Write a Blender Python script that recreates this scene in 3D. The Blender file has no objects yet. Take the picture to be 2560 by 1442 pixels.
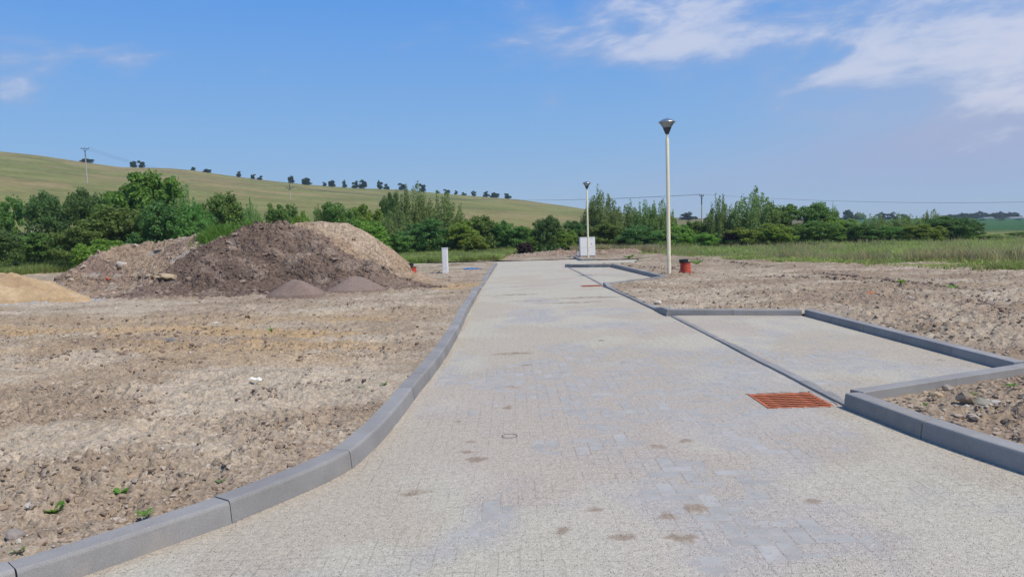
import bpy, bmesh, math, random
import numpy as np
from mathutils import Vector, Matrix, Euler

# ------------------------------------------------------------------ camera, sky, sun, exposure
scene = bpy.context.scene
COL = scene.collection
random.seed(7)
F = 1860.0                       # focal length in photo pixels (2560 wide)
CAM_H = 1.5
PITCH, ROLL = math.atan(136 / F), -0.03
cam_data = bpy.data.cameras.new('camera')
cam_data.sensor_width = 36.0
cam_data.lens = F / 2560 * 36
cam_data.clip_start, cam_data.clip_end = 0.05, 6000
cam = bpy.data.objects.new('camera', cam_data)
COL.objects.link(cam)
CM = Matrix.Rotation(math.pi / 2 - PITCH, 4, 'X') @ Matrix.Rotation(ROLL, 4, 'Z')
cam.matrix_world = Matrix.Translation((0, 0, CAM_H)) @ CM
scene.camera = cam
CM3 = CM.to_3x3()

SUN_EL, SUN_AZ = math.radians(57), math.atan2(0.78, -0.62)      # azimuth from +Y towards +X
sun_dir = Vector((math.cos(SUN_EL) * math.sin(SUN_AZ), math.cos(SUN_EL) * math.cos(SUN_AZ), math.sin(SUN_EL)))
sl = bpy.data.lights.new('sun', 'SUN')
sl.energy, sl.angle, sl.color = 4.0, math.radians(2.0), (1.0, 0.915, 0.79)
sun = bpy.data.objects.new('sun', sl)
sun.rotation_euler = sun_dir.to_track_quat('Z', 'Y').to_euler()
sun.location = (20, -10, 40)
COL.objects.link(sun)

scene.view_settings.view_transform = 'Standard'
scene.view_settings.look = 'None'
scene.view_settings.exposure = 0.0
scene.view_settings.gamma = 1.0
scene.view_settings.use_curve_mapping = False
scene.render.engine = 'CYCLES'
scene.cycles.max_bounces = 6
scene.cycles.diffuse_bounces = 3
scene.cycles.transparent_max_bounces = 8
scene.cycles.volume_bounces = 0


def ray(px, py):
    d = CM3 @ Vector(((px - 1280) / F, -(py - 721) / F, -1))
    return d.normalized()


class N:
    """small helper to write node trees"""
    def __init__(s, tree):
        s.t = tree; s.n = tree.nodes; s.l = tree.links

    def new(s, kind, **kw):
        n = s.n.new(kind)
        for k, v in kw.items():
            setattr(n, k, v)
        return n

    def put(s, sock, v):
        if isinstance(v, bpy.types.NodeSocket):
            s.l.new(v, sock)
        else:
            try:
                sock.default_value = v
            except Exception:
                sock.default_value = (v[0], v[1], v[2], 1.0)

    def math(s, op, a, b=0.0, c=None, clamp=False):
        n = s.new('ShaderNodeMath', operation=op, use_clamp=clamp)
        s.put(n.inputs[0], a); s.put(n.inputs[1], b)
        if c is not None:
            s.put(n.inputs[2], c)
        return n.outputs[0]

    def mix(s, f, a, b, blend='MIX'):
        n = s.new('ShaderNodeMix', data_type='RGBA', blend_type=blend)
        s.put(n.inputs[0], f); s.put(n.inputs[6], a); s.put(n.inputs[7], b)
        return n.outputs[2]

    def noise(s, scale, detail=3.0, rough=0.55, vec=None, dist=0.0):
        n = s.new('ShaderNodeTexNoise')
        n.inputs['Scale'].default_value = scale
        n.inputs['Detail'].default_value = detail
        n.inputs['Roughness'].default_value = rough
        n.inputs['Distortion'].default_value = dist
        if vec is not None:
            s.l.new(vec, n.inputs['Vector'])
        return n.outputs['Fac']

    def range(s, v, a, b, c=0.0, d=1.0, smooth=True):
        n = s.new('ShaderNodeMapRange', interpolation_type='SMOOTHSTEP' if smooth else 'LINEAR')
        s.put(n.inputs[0], v)
        for i, x in enumerate((a, b, c, d)):
            s.put(n.inputs[i + 1], x)
        return n.outputs[0]


# --- world: Nishita sky with thin fair-weather clouds laid out by direction
world = bpy.data.worlds.new('World')
scene.world = world
world.use_nodes = True
wn = N(world.node_tree)
wn.n.clear()
sky = wn.new('ShaderNodeTexSky', sky_type='NISHITA')
sky.sun_disc = False
sky.sun_elevation = SUN_EL
sky.sun_rotation = SUN_AZ
sky.altitude = 250
sky.air_density, sky.dust_density, sky.ozone_density = 1.0, 0.6, 3.0
hs = wn.new('ShaderNodeHueSaturation')
hs.inputs['Saturation'].default_value = 1.22
wn.l.new(sky.outputs[0], hs.inputs['Color'])
tc = wn.new('ShaderNodeTexCoord')
sep = wn.new('ShaderNodeSeparateXYZ')
wn.l.new(tc.outputs['Generated'], sep.inputs[0])
az = wn.math('ARCTAN2', sep.outputs[0], sep.outputs[1])
el = wn.math('ARCSINE', sep.outputs[2])
comb = wn.new('ShaderNodeCombineXYZ')
wn.l.new(az, comb.inputs[0])
wn.put(comb.inputs[1], wn.math('MULTIPLY', el, 2.6))
shear = wn.math('MULTIPLY_ADD', az, -0.22, wn.math('MULTIPLY', el, 2.6))
wn.put(comb.inputs[1], shear)
cn = wn.noise(6.0, 9, 0.60, comb.outputs[0], 0.5)
cn2 = wn.noise(17.0, 6, 0.6, comb.outputs[0], 0.2)
fluff = wn.math('ADD', wn.math('MULTIPLY', cn, 0.7), wn.math('MULTIPLY', cn2, 0.3))


def blob(px, py, wx, wy, amp, tilt=0.0):
    d = ray(px, py)
    a0, e0 = math.atan2(d.x, d.y), math.asin(d.z)
    dx = wn.math('SUBTRACT', az, a0)
    dy = wn.math('SUBTRACT', el, e0)
    if tilt:
        dy = wn.math('MULTIPLY_ADD', dx, -tilt, dy)
    gx = wn.math('POWER', wn.math('ABSOLUTE', wn.math('DIVIDE', dx, wx / F)), 2.0)
    gy = wn.math('POWER', wn.math('ABSOLUTE', wn.math('DIVIDE', dy, wy / F)), 2.0)
    return wn.math('MULTIPLY', wn.math('EXPONENT', wn.math('MULTIPLY', wn.math('ADD', gx, gy), -1.0)), amp)


blobs = [blob(1700, 28, 430, 85, 0.38), blob(2330, 35, 500, 80, 0.42), blob(2800, 100, 500, 200, 0.3),
         blob(1500, 130, 230, 50, 0.24), blob(2130, 185, 230, 36, 0.24, 0.05), blob(2480, 170, 220, 55, 0.22),
         blob(35, 135, 95, 50, 0.36), blob(310, 142, 110, 40, 0.34), blob(55, 232, 105, 34, 0.34),
         blob(1378, 255, 38, 24, 0.26), blob(950, 268, 60, 14, 0.08),
         blob(1290, 75, 90, 30, 0.11), blob(1990, 125, 150, 42, -0.22), blob(3900, 0, 900, 300, 0.2), blob(-1500, 40, 500, 120, 0.15)]
m = blobs[0]
for b in blobs[1:]:
    m = wn.math('ADD', m, b)
# scattered clouds all round at the same height band, so the sky goes on outside the frame
m = wn.math('MINIMUM', m, 0.42)
v_ = wn.math('ADD', wn.math('MULTIPLY', wn.math('SUBTRACT', fluff, 0.5), 3.0), wn.math('MULTIPLY_ADD', m, 2.1, -0.42))
dens = wn.range(v_, -0.22, 0.80, 0.0, 1.0)
veil = wn.math('ADD', blob(2250, 385, 640, 70, 0.50, 0.10), blob(2640, 270, 430, 190, 0.75), blob(1560, 150, 260, 40, 0.22))
veil = wn.math('MULTIPLY', veil, wn.range(cn, 0.2, 0.7, 0.7, 1.1))
dens = wn.math('MULTIPLY', dens, 0.80)
cov = wn.math('SUBTRACT', 1.0, wn.math('MULTIPLY', wn.math('SUBTRACT', 1.0, dens), wn.math('SUBTRACT', 1.0, veil, clamp=True)), clamp=True)
cov = wn.math('MULTIPLY', cov, wn.range(el, 0.0, 0.05))
# clear-day blue by height above the horizon, blended with the physical sky
ramp = wn.new('ShaderNodeValToRGB')
ST = 0.12
cr = ramp.color_ramp
stops = [(0.0, (0.36, 0.50, 0.71)), (0.035, (0.33, 0.51, 0.77)), (0.12, (0.245, 0.47, 0.81)), (0.30, (0.115, 0.355, 0.87)), (0.55, (0.105, 0.30, 0.74)), (1.0, (0.10, 0.25, 0.60))]
while len(cr.elements) < len(stops):
    cr.elements.new(0.5)
for e_, (p_, c_) in zip(cr.elements, stops):
    e_.position = p_; e_.color = c_ + (1,)
wn.l.new(wn.math('MAXIMUM', el, 0.0), ramp.inputs[0])
scl = wn.new('ShaderNodeVectorMath', operation='SCALE')
wn.l.new(ramp.outputs[0], scl.inputs[0]); scl.inputs['Scale'].default_value = 1 / ST
skycol = wn.mix(0.78, hs.outputs[0], scl.outputs[0])
cloudcol = wn.mix(wn.range(dens, 0.2, 0.8), (0.40 / ST, 0.47 / ST, 0.68 / ST, 1), (0.66 / ST, 0.69 / ST, 0.82 / ST, 1))
final = wn.mix(cov, skycol, cloudcol)
bg = wn.new('ShaderNodeBackground')
bg.inputs['Strength'].default_value = ST
wn.l.new(final, bg.inputs['Color'])
wo = wn.new('ShaderNodeOutputWorld')
wn.l.new(bg.outputs[0], wo.inputs['Surface'])
world.cycles.sampling_method = 'MANUAL'
world.cycles.sample_map_resolution = 512


# ------------------------------------------------------------------ numeric helpers
def sstep(a, b, x):
    t = np.clip((x - a) / (b - a), 0, 1)
    return t * t * (3 - 2 * t)


def _hash(ix, iy, seed):
    h = (ix.astype(np.int64) * 374761393 + iy.astype(np.int64) * 668265263 + seed * 982451653) & 0x7fffffff
    h = ((h ^ (h >> 13)) * 1274126177) & 0x7fffffff
    return ((h ^ (h >> 16)) & 0xffff) / 65535.0


def vnoise(x, y, seed=0):
    ix, iy = np.floor(x), np.floor(y)
    fx, fy = x - ix, y - iy
    ux = fx * fx * fx * (fx * (fx * 6 - 15) + 10)
    uy = fy * fy * fy * (fy * (fy * 6 - 15) + 10)
    a, b = _hash(ix, iy, seed), _hash(ix + 1, iy, seed)
    c, d = _hash(ix, iy + 1, seed), _hash(ix + 1, iy + 1, seed)
    return (a + (b - a) * ux) * (1 - uy) + (c + (d - c) * ux) * uy


def fbm(x, y, seed=0, octv=4, gain=0.5, lac=2.03):
    s, a, t = 0.0, 1.0, 0.0
    for o in range(octv):
        s = s + a * vnoise(x * 0.8 + y * 0.6, y * 0.8 - x * 0.6, seed + o * 17)
        t += a; a *= gain
        x, y = (x * 0.8 + y * 0.6) * lac + 13.7, (y * 0.8 - x * 0.6) * lac + 7.1
    return s / t


def worley(x, y, seed=0):
    ix, iy = np.floor(x), np.floor(y)
    f1 = np.full(x.shape, 9.0); f2 = np.full(x.shape, 9.0); cid = np.zeros(x.shape)
    for i in (-1, 0, 1):
        for j in (-1, 0, 1):
            cx, cy = ix + i, iy + j
            px_, py_ = cx + _hash(cx, cy, seed), cy + _hash(cx, cy, seed + 5)
            d = np.hypot(px_ - x, py_ - y)
            nearer = d < f1
            f2 = np.where(nearer, f1, np.minimum(f2, d))
            cid = np.where(nearer, _hash(cx, cy, seed + 9), cid)
            f1 = np.where(nearer, d, f1)
    return f1, f2, cid


# ------------------------------------------------------------------ terrain shape
def base_np(x, y):
    """levelled ground of the building site: flat, then dipping a little"""
    r = np.hypot(x, y)
    u = x / np.maximum(y, 1.0)
    z = -0.30 * sstep(15, 50, y)
    left = np.clip(0.35 - u * 1.1, 0, 1.0)
    z = z + sstep(46, 80, r) * (0.25 + 0.75 * left) * np.clip(left * 2, 0, 1)
    return z


def base(x, y):
    return float(base_np(np.array([float(x)]), np.array([float(y)]))[0])


RIDGE = [(-900, 330), (-400, 350), (0, 378), (100, 388), (213, 405), (300, 417), (420, 420), (480, 425), (560, 437), (650, 449), (760, 461),
         (880, 470), (1000, 474), (1100, 483), (1200, 491), (1290, 498), (1400, 513), (1460, 522), (1560, 534), (1680, 544), (1760, 546),
         (1900, 549), (2110, 546), (2560, 547), (3200, 535), (4200, 520)]
_ra, _re = [], []
for p in RIDGE:
    d = ray(*p)
    _ra.append(math.atan2(d.x, d.y)); _re.append(d.z / math.hypot(d.x, d.y))
_ra, _re = np.array(_ra), np.array(_re)


def terrain_np(x, y):
    r = np.hypot(x, y)
    th = np.arctan2(x, y)
    E = np.interp(th, _ra, _re)
    R = np.interp(th, [-0.7, 0.0, 0.15, 0.3, 0.8], [390, 380, 400, 560, 620])
    r0 = 84.0
    t = np.clip((r - r0) / (R - r0), 0, 3)
    top = E * R + CAM_H
    zb = base_np(x, y)
    p = 1.22
    rise = np.where(t < 1, t ** p, 1.0 + 0.12 * np.clip(t - 1, 0, .5))
    rise = np.where(t > 1, 1.0 - 0.35 * (t - 1) ** 1.5, rise)
    z = zb + (top - zb) * np.where(t > 0, rise, 0)
    amp = np.clip(t, 0, 1) * np.clip(1 - t, 0, 1)
    z = z + amp * (fbm(x / 45, y / 45, 77, 3) - 0.5) * 5.0
    return z


def terrain(x, y):
    return float(terrain_np(np.array([float(x)]), np.array([float(y)]))[0])


def PZ(px, py, z):
    d = ray(px, py)
    t = (z - CAM_H) / d.z
    return Vector((d.x * t, d.y * t, z))


def P(px, py, dz=0.0):
    """where the line of sight of a photo pixel meets the site ground"""
    z = 0.0
    for _ in range(12):
        p = PZ(px, py, z + dz)
        z = base(p.x, min(p.y, 90))
    return Vector((p.x, p.y, z))


def PD(px, py, depth):
    d = ray(px, py)
    t = depth / d.y
    return Vector((d.x * t, depth, CAM_H + d.z * t))


# ------------------------------------------------------------------ mesh helpers
def np_mesh(name, verts, faces, mats=(), smooth=False):
    me = bpy.data.meshes.new(name)
    verts = np.asarray(verts, dtype=np.float32); faces = np.asarray(faces, dtype=np.int32)
    k = faces.shape[1]
    me.vertices.add(len(verts)); me.vertices.foreach_set('co', verts.ravel())
    me.loops.add(faces.size); me.loops.foreach_set('vertex_index', faces.ravel())
    me.polygons.add(len(faces))
    me.polygons.foreach_set('loop_start', np.arange(0, faces.size, k, dtype=np.int32))
    me.polygons.foreach_set('loop_total', np.full(len(faces), k, dtype=np.int32))
    me.polygons.foreach_set('use_smooth', np.full(len(faces), bool(smooth)))
    me.update(calc_edges=True)
    me.validate()
    for m_ in mats:
        me.materials.append(m_)
    return me


def set_color(me, rgb, alpha=None):
    a = me.attributes.new('Col', 'FLOAT_COLOR', 'POINT')
    c = np.ones((len(rgb), 4), dtype=np.float32)
    c[:, :3] = rgb
    if alpha is not None:
        c[:, 3] = alpha
    a.data.foreach_set('color', c.ravel())


def link(name, me, parent=None, loc=None):
    o = bpy.data.objects.new(name, me)
    COL.objects.link(o)
    if parent is not None:
        o.parent = parent
    if loc is not None:
        o.location = loc
    return o


def tag(o, label=None, cat=None, group=None, kind=None):
    if label: o['label'] = label
    if cat: o['category'] = cat
    if group: o['group'] = group
    if kind: o['kind'] = kind
    return o


def empty(name, loc, rz=0.0):
    o = bpy.data.objects.new(name, None)
    o.empty_display_size = 0.2
    o.location = loc
    o.rotation_euler = (0, 0, rz)
    COL.objects.link(o)
    return o


def copy_tree(o, parent=None):
    c = o.copy(); COL.objects.link(c)
    if parent is not None:
        c.parent = parent
    for ch in list(o.children):
        copy_tree(ch, c)
    return c


class MB:
    """collects simple shapes into one mesh"""
    def __init__(s):
        s.v = []; s.f = []

    def add(s, vs, fs):
        b = len(s.v)
        s.v += [tuple(v) for v in vs]
        s.f += [tuple(i + b for i in f) for f in fs]
        return s

    def box(s, c, sz, mtx=None):
        hx, hy, hz = sz[0] / 2, sz[1] / 2, sz[2] / 2
        vs = [Vector((x * hx, y * hy, z * hz)) for x in (-1, 1) for y in (-1, 1) for z in (-1, 1)]
        if mtx is not None:
            vs = [mtx @ v for v in vs]
        vs = [v + Vector(c) for v in vs]
        return s.add(vs, [(0, 1, 3, 2), (4, 6, 7, 5), (0, 4, 5, 1), (2, 3, 7, 6), (0, 2, 6, 4), (1, 5, 7, 3)])

    def lathe(s, prof, n=24, c=(0, 0, 0), cap=True):
        vs, fs = [], []
        for r, z in prof:
            for i in range(n):
                a = 2 * math.pi * i / n
                vs.append((c[0] + r * math.cos(a), c[1] + r * math.sin(a), c[2] + z))
        for j in range(len(prof) - 1):
            for i in range(n):
                i2 = (i + 1) % n
                fs.append((j * n + i, j * n + i2, (j + 1) * n + i2, (j + 1) * n + i))
        if cap:
            fs.append(tuple(range(n))[::-1]); fs.append(tuple((len(prof) - 1) * n + i for i in range(n)))
        return s.add(vs, fs)

    def tube(s, pts, radii, n=6):
        pts = [Vector(p) for p in pts]
        if not hasattr(radii, '__len__'):
            radii = [radii] * len(pts)
        vs, fs = [], []
        for k, p in enumerate(pts):
            t = (pts[min(k + 1, len(pts) - 1)] - pts[max(k - 1, 0)]).normalized()
            up = Vector((0, 0, 1)) if abs(t.z) < 0.9 else Vector((1, 0, 0))
            a = t.cross(up).normalized(); b = t.cross(a)
            for i in range(n):
                w = 2 * math.pi * i / n
                vs.append(p + (a * math.cos(w) + b * math.sin(w)) * radii[k])
        for k in range(len(pts) - 1):
            for i in range(n):
                i2 = (i + 1) % n
                fs.append((k * n + i, k * n + i2, (k + 1) * n + i2, (k + 1) * n + i))
        fs.append(tuple(range(n))); fs.append(tuple((len(pts) - 1) * n + i for i in range(n))[::-1])
        return s.add(vs, fs)

    def mesh(s, name, mat, smooth=False, bevel=0.0, sharp=0.7):
        me = bpy.data.meshes.new(name)
        me.from_pydata(s.v, [], s.f)
        bm = bmesh.new(); bm.from_mesh(me)
        bmesh.ops.recalc_face_normals(bm, faces=bm.faces)
        if bevel:
            bmesh.ops.bevel(bm, geom=[e for e in bm.edges if len(e.link_faces) == 2 and e.calc_face_angle(0) > 0.6],
                            offset=bevel, segments=2, affect='EDGES', profile=0.7)
        if smooth:
            for f in bm.faces:
                f.smooth = True
            for e in bm.edges:
                if len(e.link_faces) == 2 and e.calc_face_angle(0) > sharp:
                    e.smooth = False
        bm.to_mesh(me); bm.free()
        me.materials.append(mat)
        return me

    def build(s, name, mat, parent=None, smooth=False, bevel=0.0):
        return link(name, s.mesh(name, mat, smooth, bevel), parent)


# ------------------------------------------------------------------ materials
def material(name):
    mt = bpy.data.materials.new(name)
    mt.use_nodes = True
    n = N(mt.node_tree)
    n.n.clear()
    out = n.new('ShaderNodeOutputMaterial')
    b = n.new('ShaderNodeBsdfPrincipled')
    n.l.new(b.outputs[0], out.inputs['Surface'])
    n.tc = n.new('ShaderNodeTexCoord')
    n.pos = n.new('ShaderNodeNewGeometry').outputs['Position']
    return mt, n, b, out


def bump(n, b, h, strength, dist, prev=None):
    bn = n.new('ShaderNodeBump')
    bn.inputs['Strength'].default_value = strength
    bn.inputs['Distance'].default_value = dist
    n.l.new(h, bn.inputs['Height'])
    if prev is not None:
        n.l.new(prev, bn.inputs['Normal'])
    n.l.new(bn.outputs[0], b.inputs['Normal'])
    return bn.outputs[0]


def simple(name, col, rough=0.6, metal=0.0, var=0.12, scale=6.0, bumps=0.0, bscale=120, spec=0.4):
    mt, n, b, out = material(name)
    v = n.noise(scale, 5, 0.6, n.tc.outputs['Object'])
    c = n.mix(n.range(v, 0.3, 0.75), tuple(x * (1 - var) for x in col) + (1,), tuple(min(1, x * (1 + var)) for x in col) + (1,))
    n.l.new(c, b.inputs['Base Color'])
    b.inputs['Roughness'].default_value = rough
    b.inputs['Metallic'].default_value = metal
    b.inputs['Specular IOR Level'].default_value = spec
    if bumps:
        bump(n, b, n.noise(bscale, 3, 0.6, n.tc.outputs['Object']), bumps, 0.004)
    return mt


def attr_mat(name, specks, bumps, rough=0.95, cells=(), joints=0.0):
    """vertex albedo times fine speckle, with fine relief. specks: (scale, lo, hi, dark, light); cells: (scale, share of dark grains, dark, light)"""
    mt, n, b, out = material(name)
    at = n.new('ShaderNodeAttribute'); at.attribute_name = 'Col'
    c = at.outputs['Color']

    def times(c, f):
        cc = n.new('ShaderNodeCombineColor')
        for i in range(3):
            n.l.new(f, cc.inputs[i])
        return n.mix(1.0, c, cc.outputs[0], 'MULTIPLY')
    for sc, lo, hi, dk, lt in specks:
        c = times(c, n.range(n.noise(sc, 2, 0.6, n.pos), lo, hi, dk, lt))
    hgt = None
    for sc, share, dk, lt in cells:
        v = n.new('ShaderNodeTexVoronoi'); v.inputs['Scale'].default_value = sc
        n.l.new(n.pos, v.inputs['Vector'])
        sp = n.new('ShaderNodeSeparateColor'); n.l.new(v.outputs['Color'], sp.inputs[0])
        f = n.range(sp.outputs[0], 0.0, 1.0, 0.86, lt, False)
        grain = n.math('MULTIPLY', n.math('LESS_THAN', sp.outputs[1], share), n.math('LESS_THAN', v.outputs['Distance'], 0.42))
        c = times(c, n.math('MULTIPLY', f, n.math('MULTIPLY_ADD', grain, dk - 1.0, 1.0)))
        hgt = v.outputs['Distance']
    prev = None
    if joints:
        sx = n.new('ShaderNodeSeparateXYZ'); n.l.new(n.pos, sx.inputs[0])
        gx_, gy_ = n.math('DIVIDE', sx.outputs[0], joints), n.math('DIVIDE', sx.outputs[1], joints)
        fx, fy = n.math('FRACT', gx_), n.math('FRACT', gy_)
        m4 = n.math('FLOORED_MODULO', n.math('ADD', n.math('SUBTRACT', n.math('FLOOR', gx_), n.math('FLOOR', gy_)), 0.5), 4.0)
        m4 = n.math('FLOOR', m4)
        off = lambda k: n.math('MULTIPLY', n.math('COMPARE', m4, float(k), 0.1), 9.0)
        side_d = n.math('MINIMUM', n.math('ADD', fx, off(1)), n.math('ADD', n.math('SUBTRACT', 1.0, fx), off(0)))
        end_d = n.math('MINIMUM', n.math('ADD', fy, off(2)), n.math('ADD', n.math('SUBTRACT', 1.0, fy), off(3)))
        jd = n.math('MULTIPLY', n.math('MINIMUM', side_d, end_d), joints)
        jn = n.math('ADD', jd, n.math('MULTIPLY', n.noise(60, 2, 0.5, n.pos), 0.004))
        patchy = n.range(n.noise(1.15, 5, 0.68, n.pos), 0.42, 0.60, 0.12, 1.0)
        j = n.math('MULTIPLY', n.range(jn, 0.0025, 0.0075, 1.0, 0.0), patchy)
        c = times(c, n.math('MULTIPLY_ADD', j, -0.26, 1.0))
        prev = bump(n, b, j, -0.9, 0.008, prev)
    n.l.new(c, b.inputs['Base Color'])
    b.inputs['Roughness'].default_value = rough
    b.inputs['Specular IOR Level'].default_value = 0.02
    for sc, det, st, ds in bumps:
        if det < 0:                                   # lumps: rounded voronoi cells
            v = n.new('ShaderNodeTexVoronoi'); v.inputs['Scale'].default_value = sc
            n.l.new(n.pos, v.inputs['Vector'])
            prev = bump(n, b, n.math('MULTIPLY', v.outputs['Distance'], n.math('MULTIPLY', at.outputs['Alpha'], -1.0)), st, ds, prev)
        else:
            prev = bump(n, b, n.noise(sc, det, 0.65, n.pos), st, ds, prev)
    return mt


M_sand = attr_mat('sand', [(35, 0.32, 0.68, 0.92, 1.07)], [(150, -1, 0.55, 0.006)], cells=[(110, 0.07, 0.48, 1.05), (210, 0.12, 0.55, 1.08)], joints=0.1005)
M_dirt = attr_mat('dirt', [(2.3, 0.3, 0.7, 0.90, 1.08), (18, 0.34, 0.66, 0.86, 1.12), (45, 0.36, 0.64, 0.82, 1.14), (120, 0.36, 0.64, 0.88, 1.10)], [(11, -1, 0.4, 0.04), (30, -1, 0.5, 0.02), (70, 3, 0.5, 0.012)])
M_heap = attr_mat('heap_soil', [(1.6, 0.3, 0.7, 0.86, 1.1), (12, 0.34, 0.66, 0.78, 1.16), (60, 0.36, 0.64, 0.8, 1.16)], [(6, -1, 0.8, 0.10), (17, -1, 0.8, 0.045), (45, 3, 0.6, 0.02)])
M_fine = attr_mat('fine_gravel', [(14, 0.3, 0.7, 0.9, 1.08), (90, 0.36, 0.64, 0.8, 1.15)], [(60, 3, 0.5, 0.02)])
M_turf = attr_mat('turf', [(0.06, 0.3, 0.7, 0.86, 1.12), (0.5, 0.3, 0.7, 0.86, 1.12), (4.0, 0.3, 0.7, 0.78, 1.2)], [(1.2, 6, 0.8, 0.5)])


def rand_mat(name, a, b_, c_=None, rough=0.85, bump_sc=0, noise_sc=0, transl=0.0, alpha_name=None, objvar=0.0, spec=0.25, namp=(0.72, 1.25)):
    """colour picked per piece (mesh island and object) between two or three tones"""
    mt, n, b, out = material(name)
    g = n.new('ShaderNodeNewGeometry')
    oi = n.new('ShaderNodeObjectInfo')
    r = n.math('FRACT', n.math('ADD', g.outputs['Random Per Island'], oi.outputs['Random']))
    col = n.mix(r, tuple(a) + (1,), tuple(b_) + (1,))
    if c_ is not None:
        r2 = n.math('FRACT', n.math('MULTIPLY', r, 7.31))
        col = n.mix(n.range(r2, 0.72, 0.98), col, tuple(c_) + (1,))
    if noise_sc:
        f = n.range(n.noise(noise_sc, 3, 0.6, n.pos), 0.3, 0.7, namp[0], namp[1])
        cc = n.new('ShaderNodeCombineColor')
        for i in range(3):
            n.l.new(f, cc.inputs[i])
        col = n.mix(1.0, col, cc.outputs[0], 'MULTIPLY')
    if objvar:
        h = n.new('ShaderNodeHueSaturation')
        n.put(h.inputs['Hue'], n.math('MULTIPLY_ADD', oi.outputs['Random'], objvar * 0.16, 0.5 - objvar * 0.08))
        n.put(h.inputs['Value'], n.math('MULTIPLY_ADD', oi.outputs['Random'], objvar, 1.0 - objvar / 2))
        n.l.new(col, h.inputs['Color']); col = h.outputs[0]
    n.l.new(col, b.inputs['Base Color'])
    b.inputs['Roughness'].default_value = rough
    b.inputs['Specular IOR Level'].default_value = spec
    if bump_sc:
        bump(n, b, n.noise(bump_sc, 3, 0.6, n.pos), 0.5, 0.004)
    if transl:
        tr = n.new('ShaderNodeBsdfTranslucent')
        h2 = n.new('ShaderNodeHueSaturation'); h2.inputs['Hue'].default_value = 0.48; h2.inputs['Value'].default_value = 1.6
        n.l.new(col, h2.inputs['Color']); n.l.new(h2.outputs[0], tr.inputs['Color'])
        mx = n.new('ShaderNodeMixShader'); mx.inputs[0].default_value = transl
        n.l.new(b.outputs[0], mx.inputs[1]); n.l.new(tr.outputs[0], mx.inputs[2])
        n.l.new(mx.outputs[0], out.inputs['Surface'])
    return mt


M_paver = rand_mat('paver_concrete', (0.365, 0.352, 0.332), (0.390, 0.376, 0.352), (0.415, 0.40, 0.378), 0.95, 0, 9.0, spec=0.03, namp=(0.92, 1.07))
M_grain = rand_mat('grit', (0.52, 0.46, 0.37), (0.30, 0.26, 0.22), (0.12, 0.11, 0.10), 0.95)
M_clod = rand_mat('clod_earth', (0.34, 0.262, 0.19), (0.25, 0.188, 0.138), (0.43, 0.355, 0.275), 0.97, 40, 8.0)
M_clod_dark = rand_mat('clod_dark_earth', (0.168, 0.122, 0.096), (0.235, 0.174, 0.134), (0.29, 0.225, 0.178), 0.97, 30, 6.0)
M_stone = rand_mat('stone', (0.44, 0.36, 0.275), (0.34, 0.285, 0.225), (0.52, 0.46, 0.38), 0.9, 50, 14.0)
LEAF = {
    'round': rand_mat('leaf_round', (0.105, 0.195, 0.042), (0.170, 0.285, 0.060), None, 0.55, 0, 0, 0.36, objvar=0.34),
    'dark': rand_mat('leaf_dark', (0.078, 0.158, 0.042), (0.125, 0.225, 0.052), None, 0.5, 0, 0, 0.32, objvar=0.28),
    'maple': rand_mat('leaf_maple', (0.100, 0.220, 0.036), (0.175, 0.315, 0.050), None, 0.5, 0, 0, 0.36, objvar=0.1),
    'feather': rand_mat('leaf_feather', (0.165, 0.255, 0.075), (0.245, 0.345, 0.105), None, 0.6, 0, 0, 0.38, objvar=0.28),
    'bush': rand_mat('leaf_bush', (0.145, 0.250, 0.038), (0.225, 0.345, 0.052), None, 0.55, 0, 0, 0.38, objvar=0.34),
    'purple': rand_mat('leaf_purple', (0.045, 0.026, 0.022), (0.07, 0.04, 0.032), None, 0.6, 0, 0, 0.15),
    'hill': rand_mat('leaf_hill', (0.040, 0.085, 0.036), (0.065, 0.125, 0.045), None, 0.6, 0, 0, 0.25, objvar=0.2),
    'cream': rand_mat('leaf_elder_blossom', (0.06, 0.12, 0.03), (0.10, 0.15, 0.04), (0.55, 0.52, 0.36), 0.6, 0, 0, 0.2),
}
M_bark = simple('bark', (0.10, 0.08, 0.06), 0.95, 0, 0.3, 8, 0.6, 30)
M_grass = rand_mat('grass_blades', (0.20, 0.30, 0.065), (0.30, 0.37, 0.105), (0.42, 0.38, 0.20), 0.7, 0, 0.30, 0.48, namp=(0.66, 1.30))
M_drygrass = rand_mat('dry_grass', (0.30, 0.30, 0.12), (0.38, 0.34, 0.17), (0.40, 0.30, 0.19), 0.8, 0, 0.3, 0.4, namp=(0.75, 1.2))
M_weed = rand_mat('weed_leaf', (0.11, 0.23, 0.038), (0.18, 0.32, 0.06), None, 0.6, 0, 0, 0.4, objvar=0.25)


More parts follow.
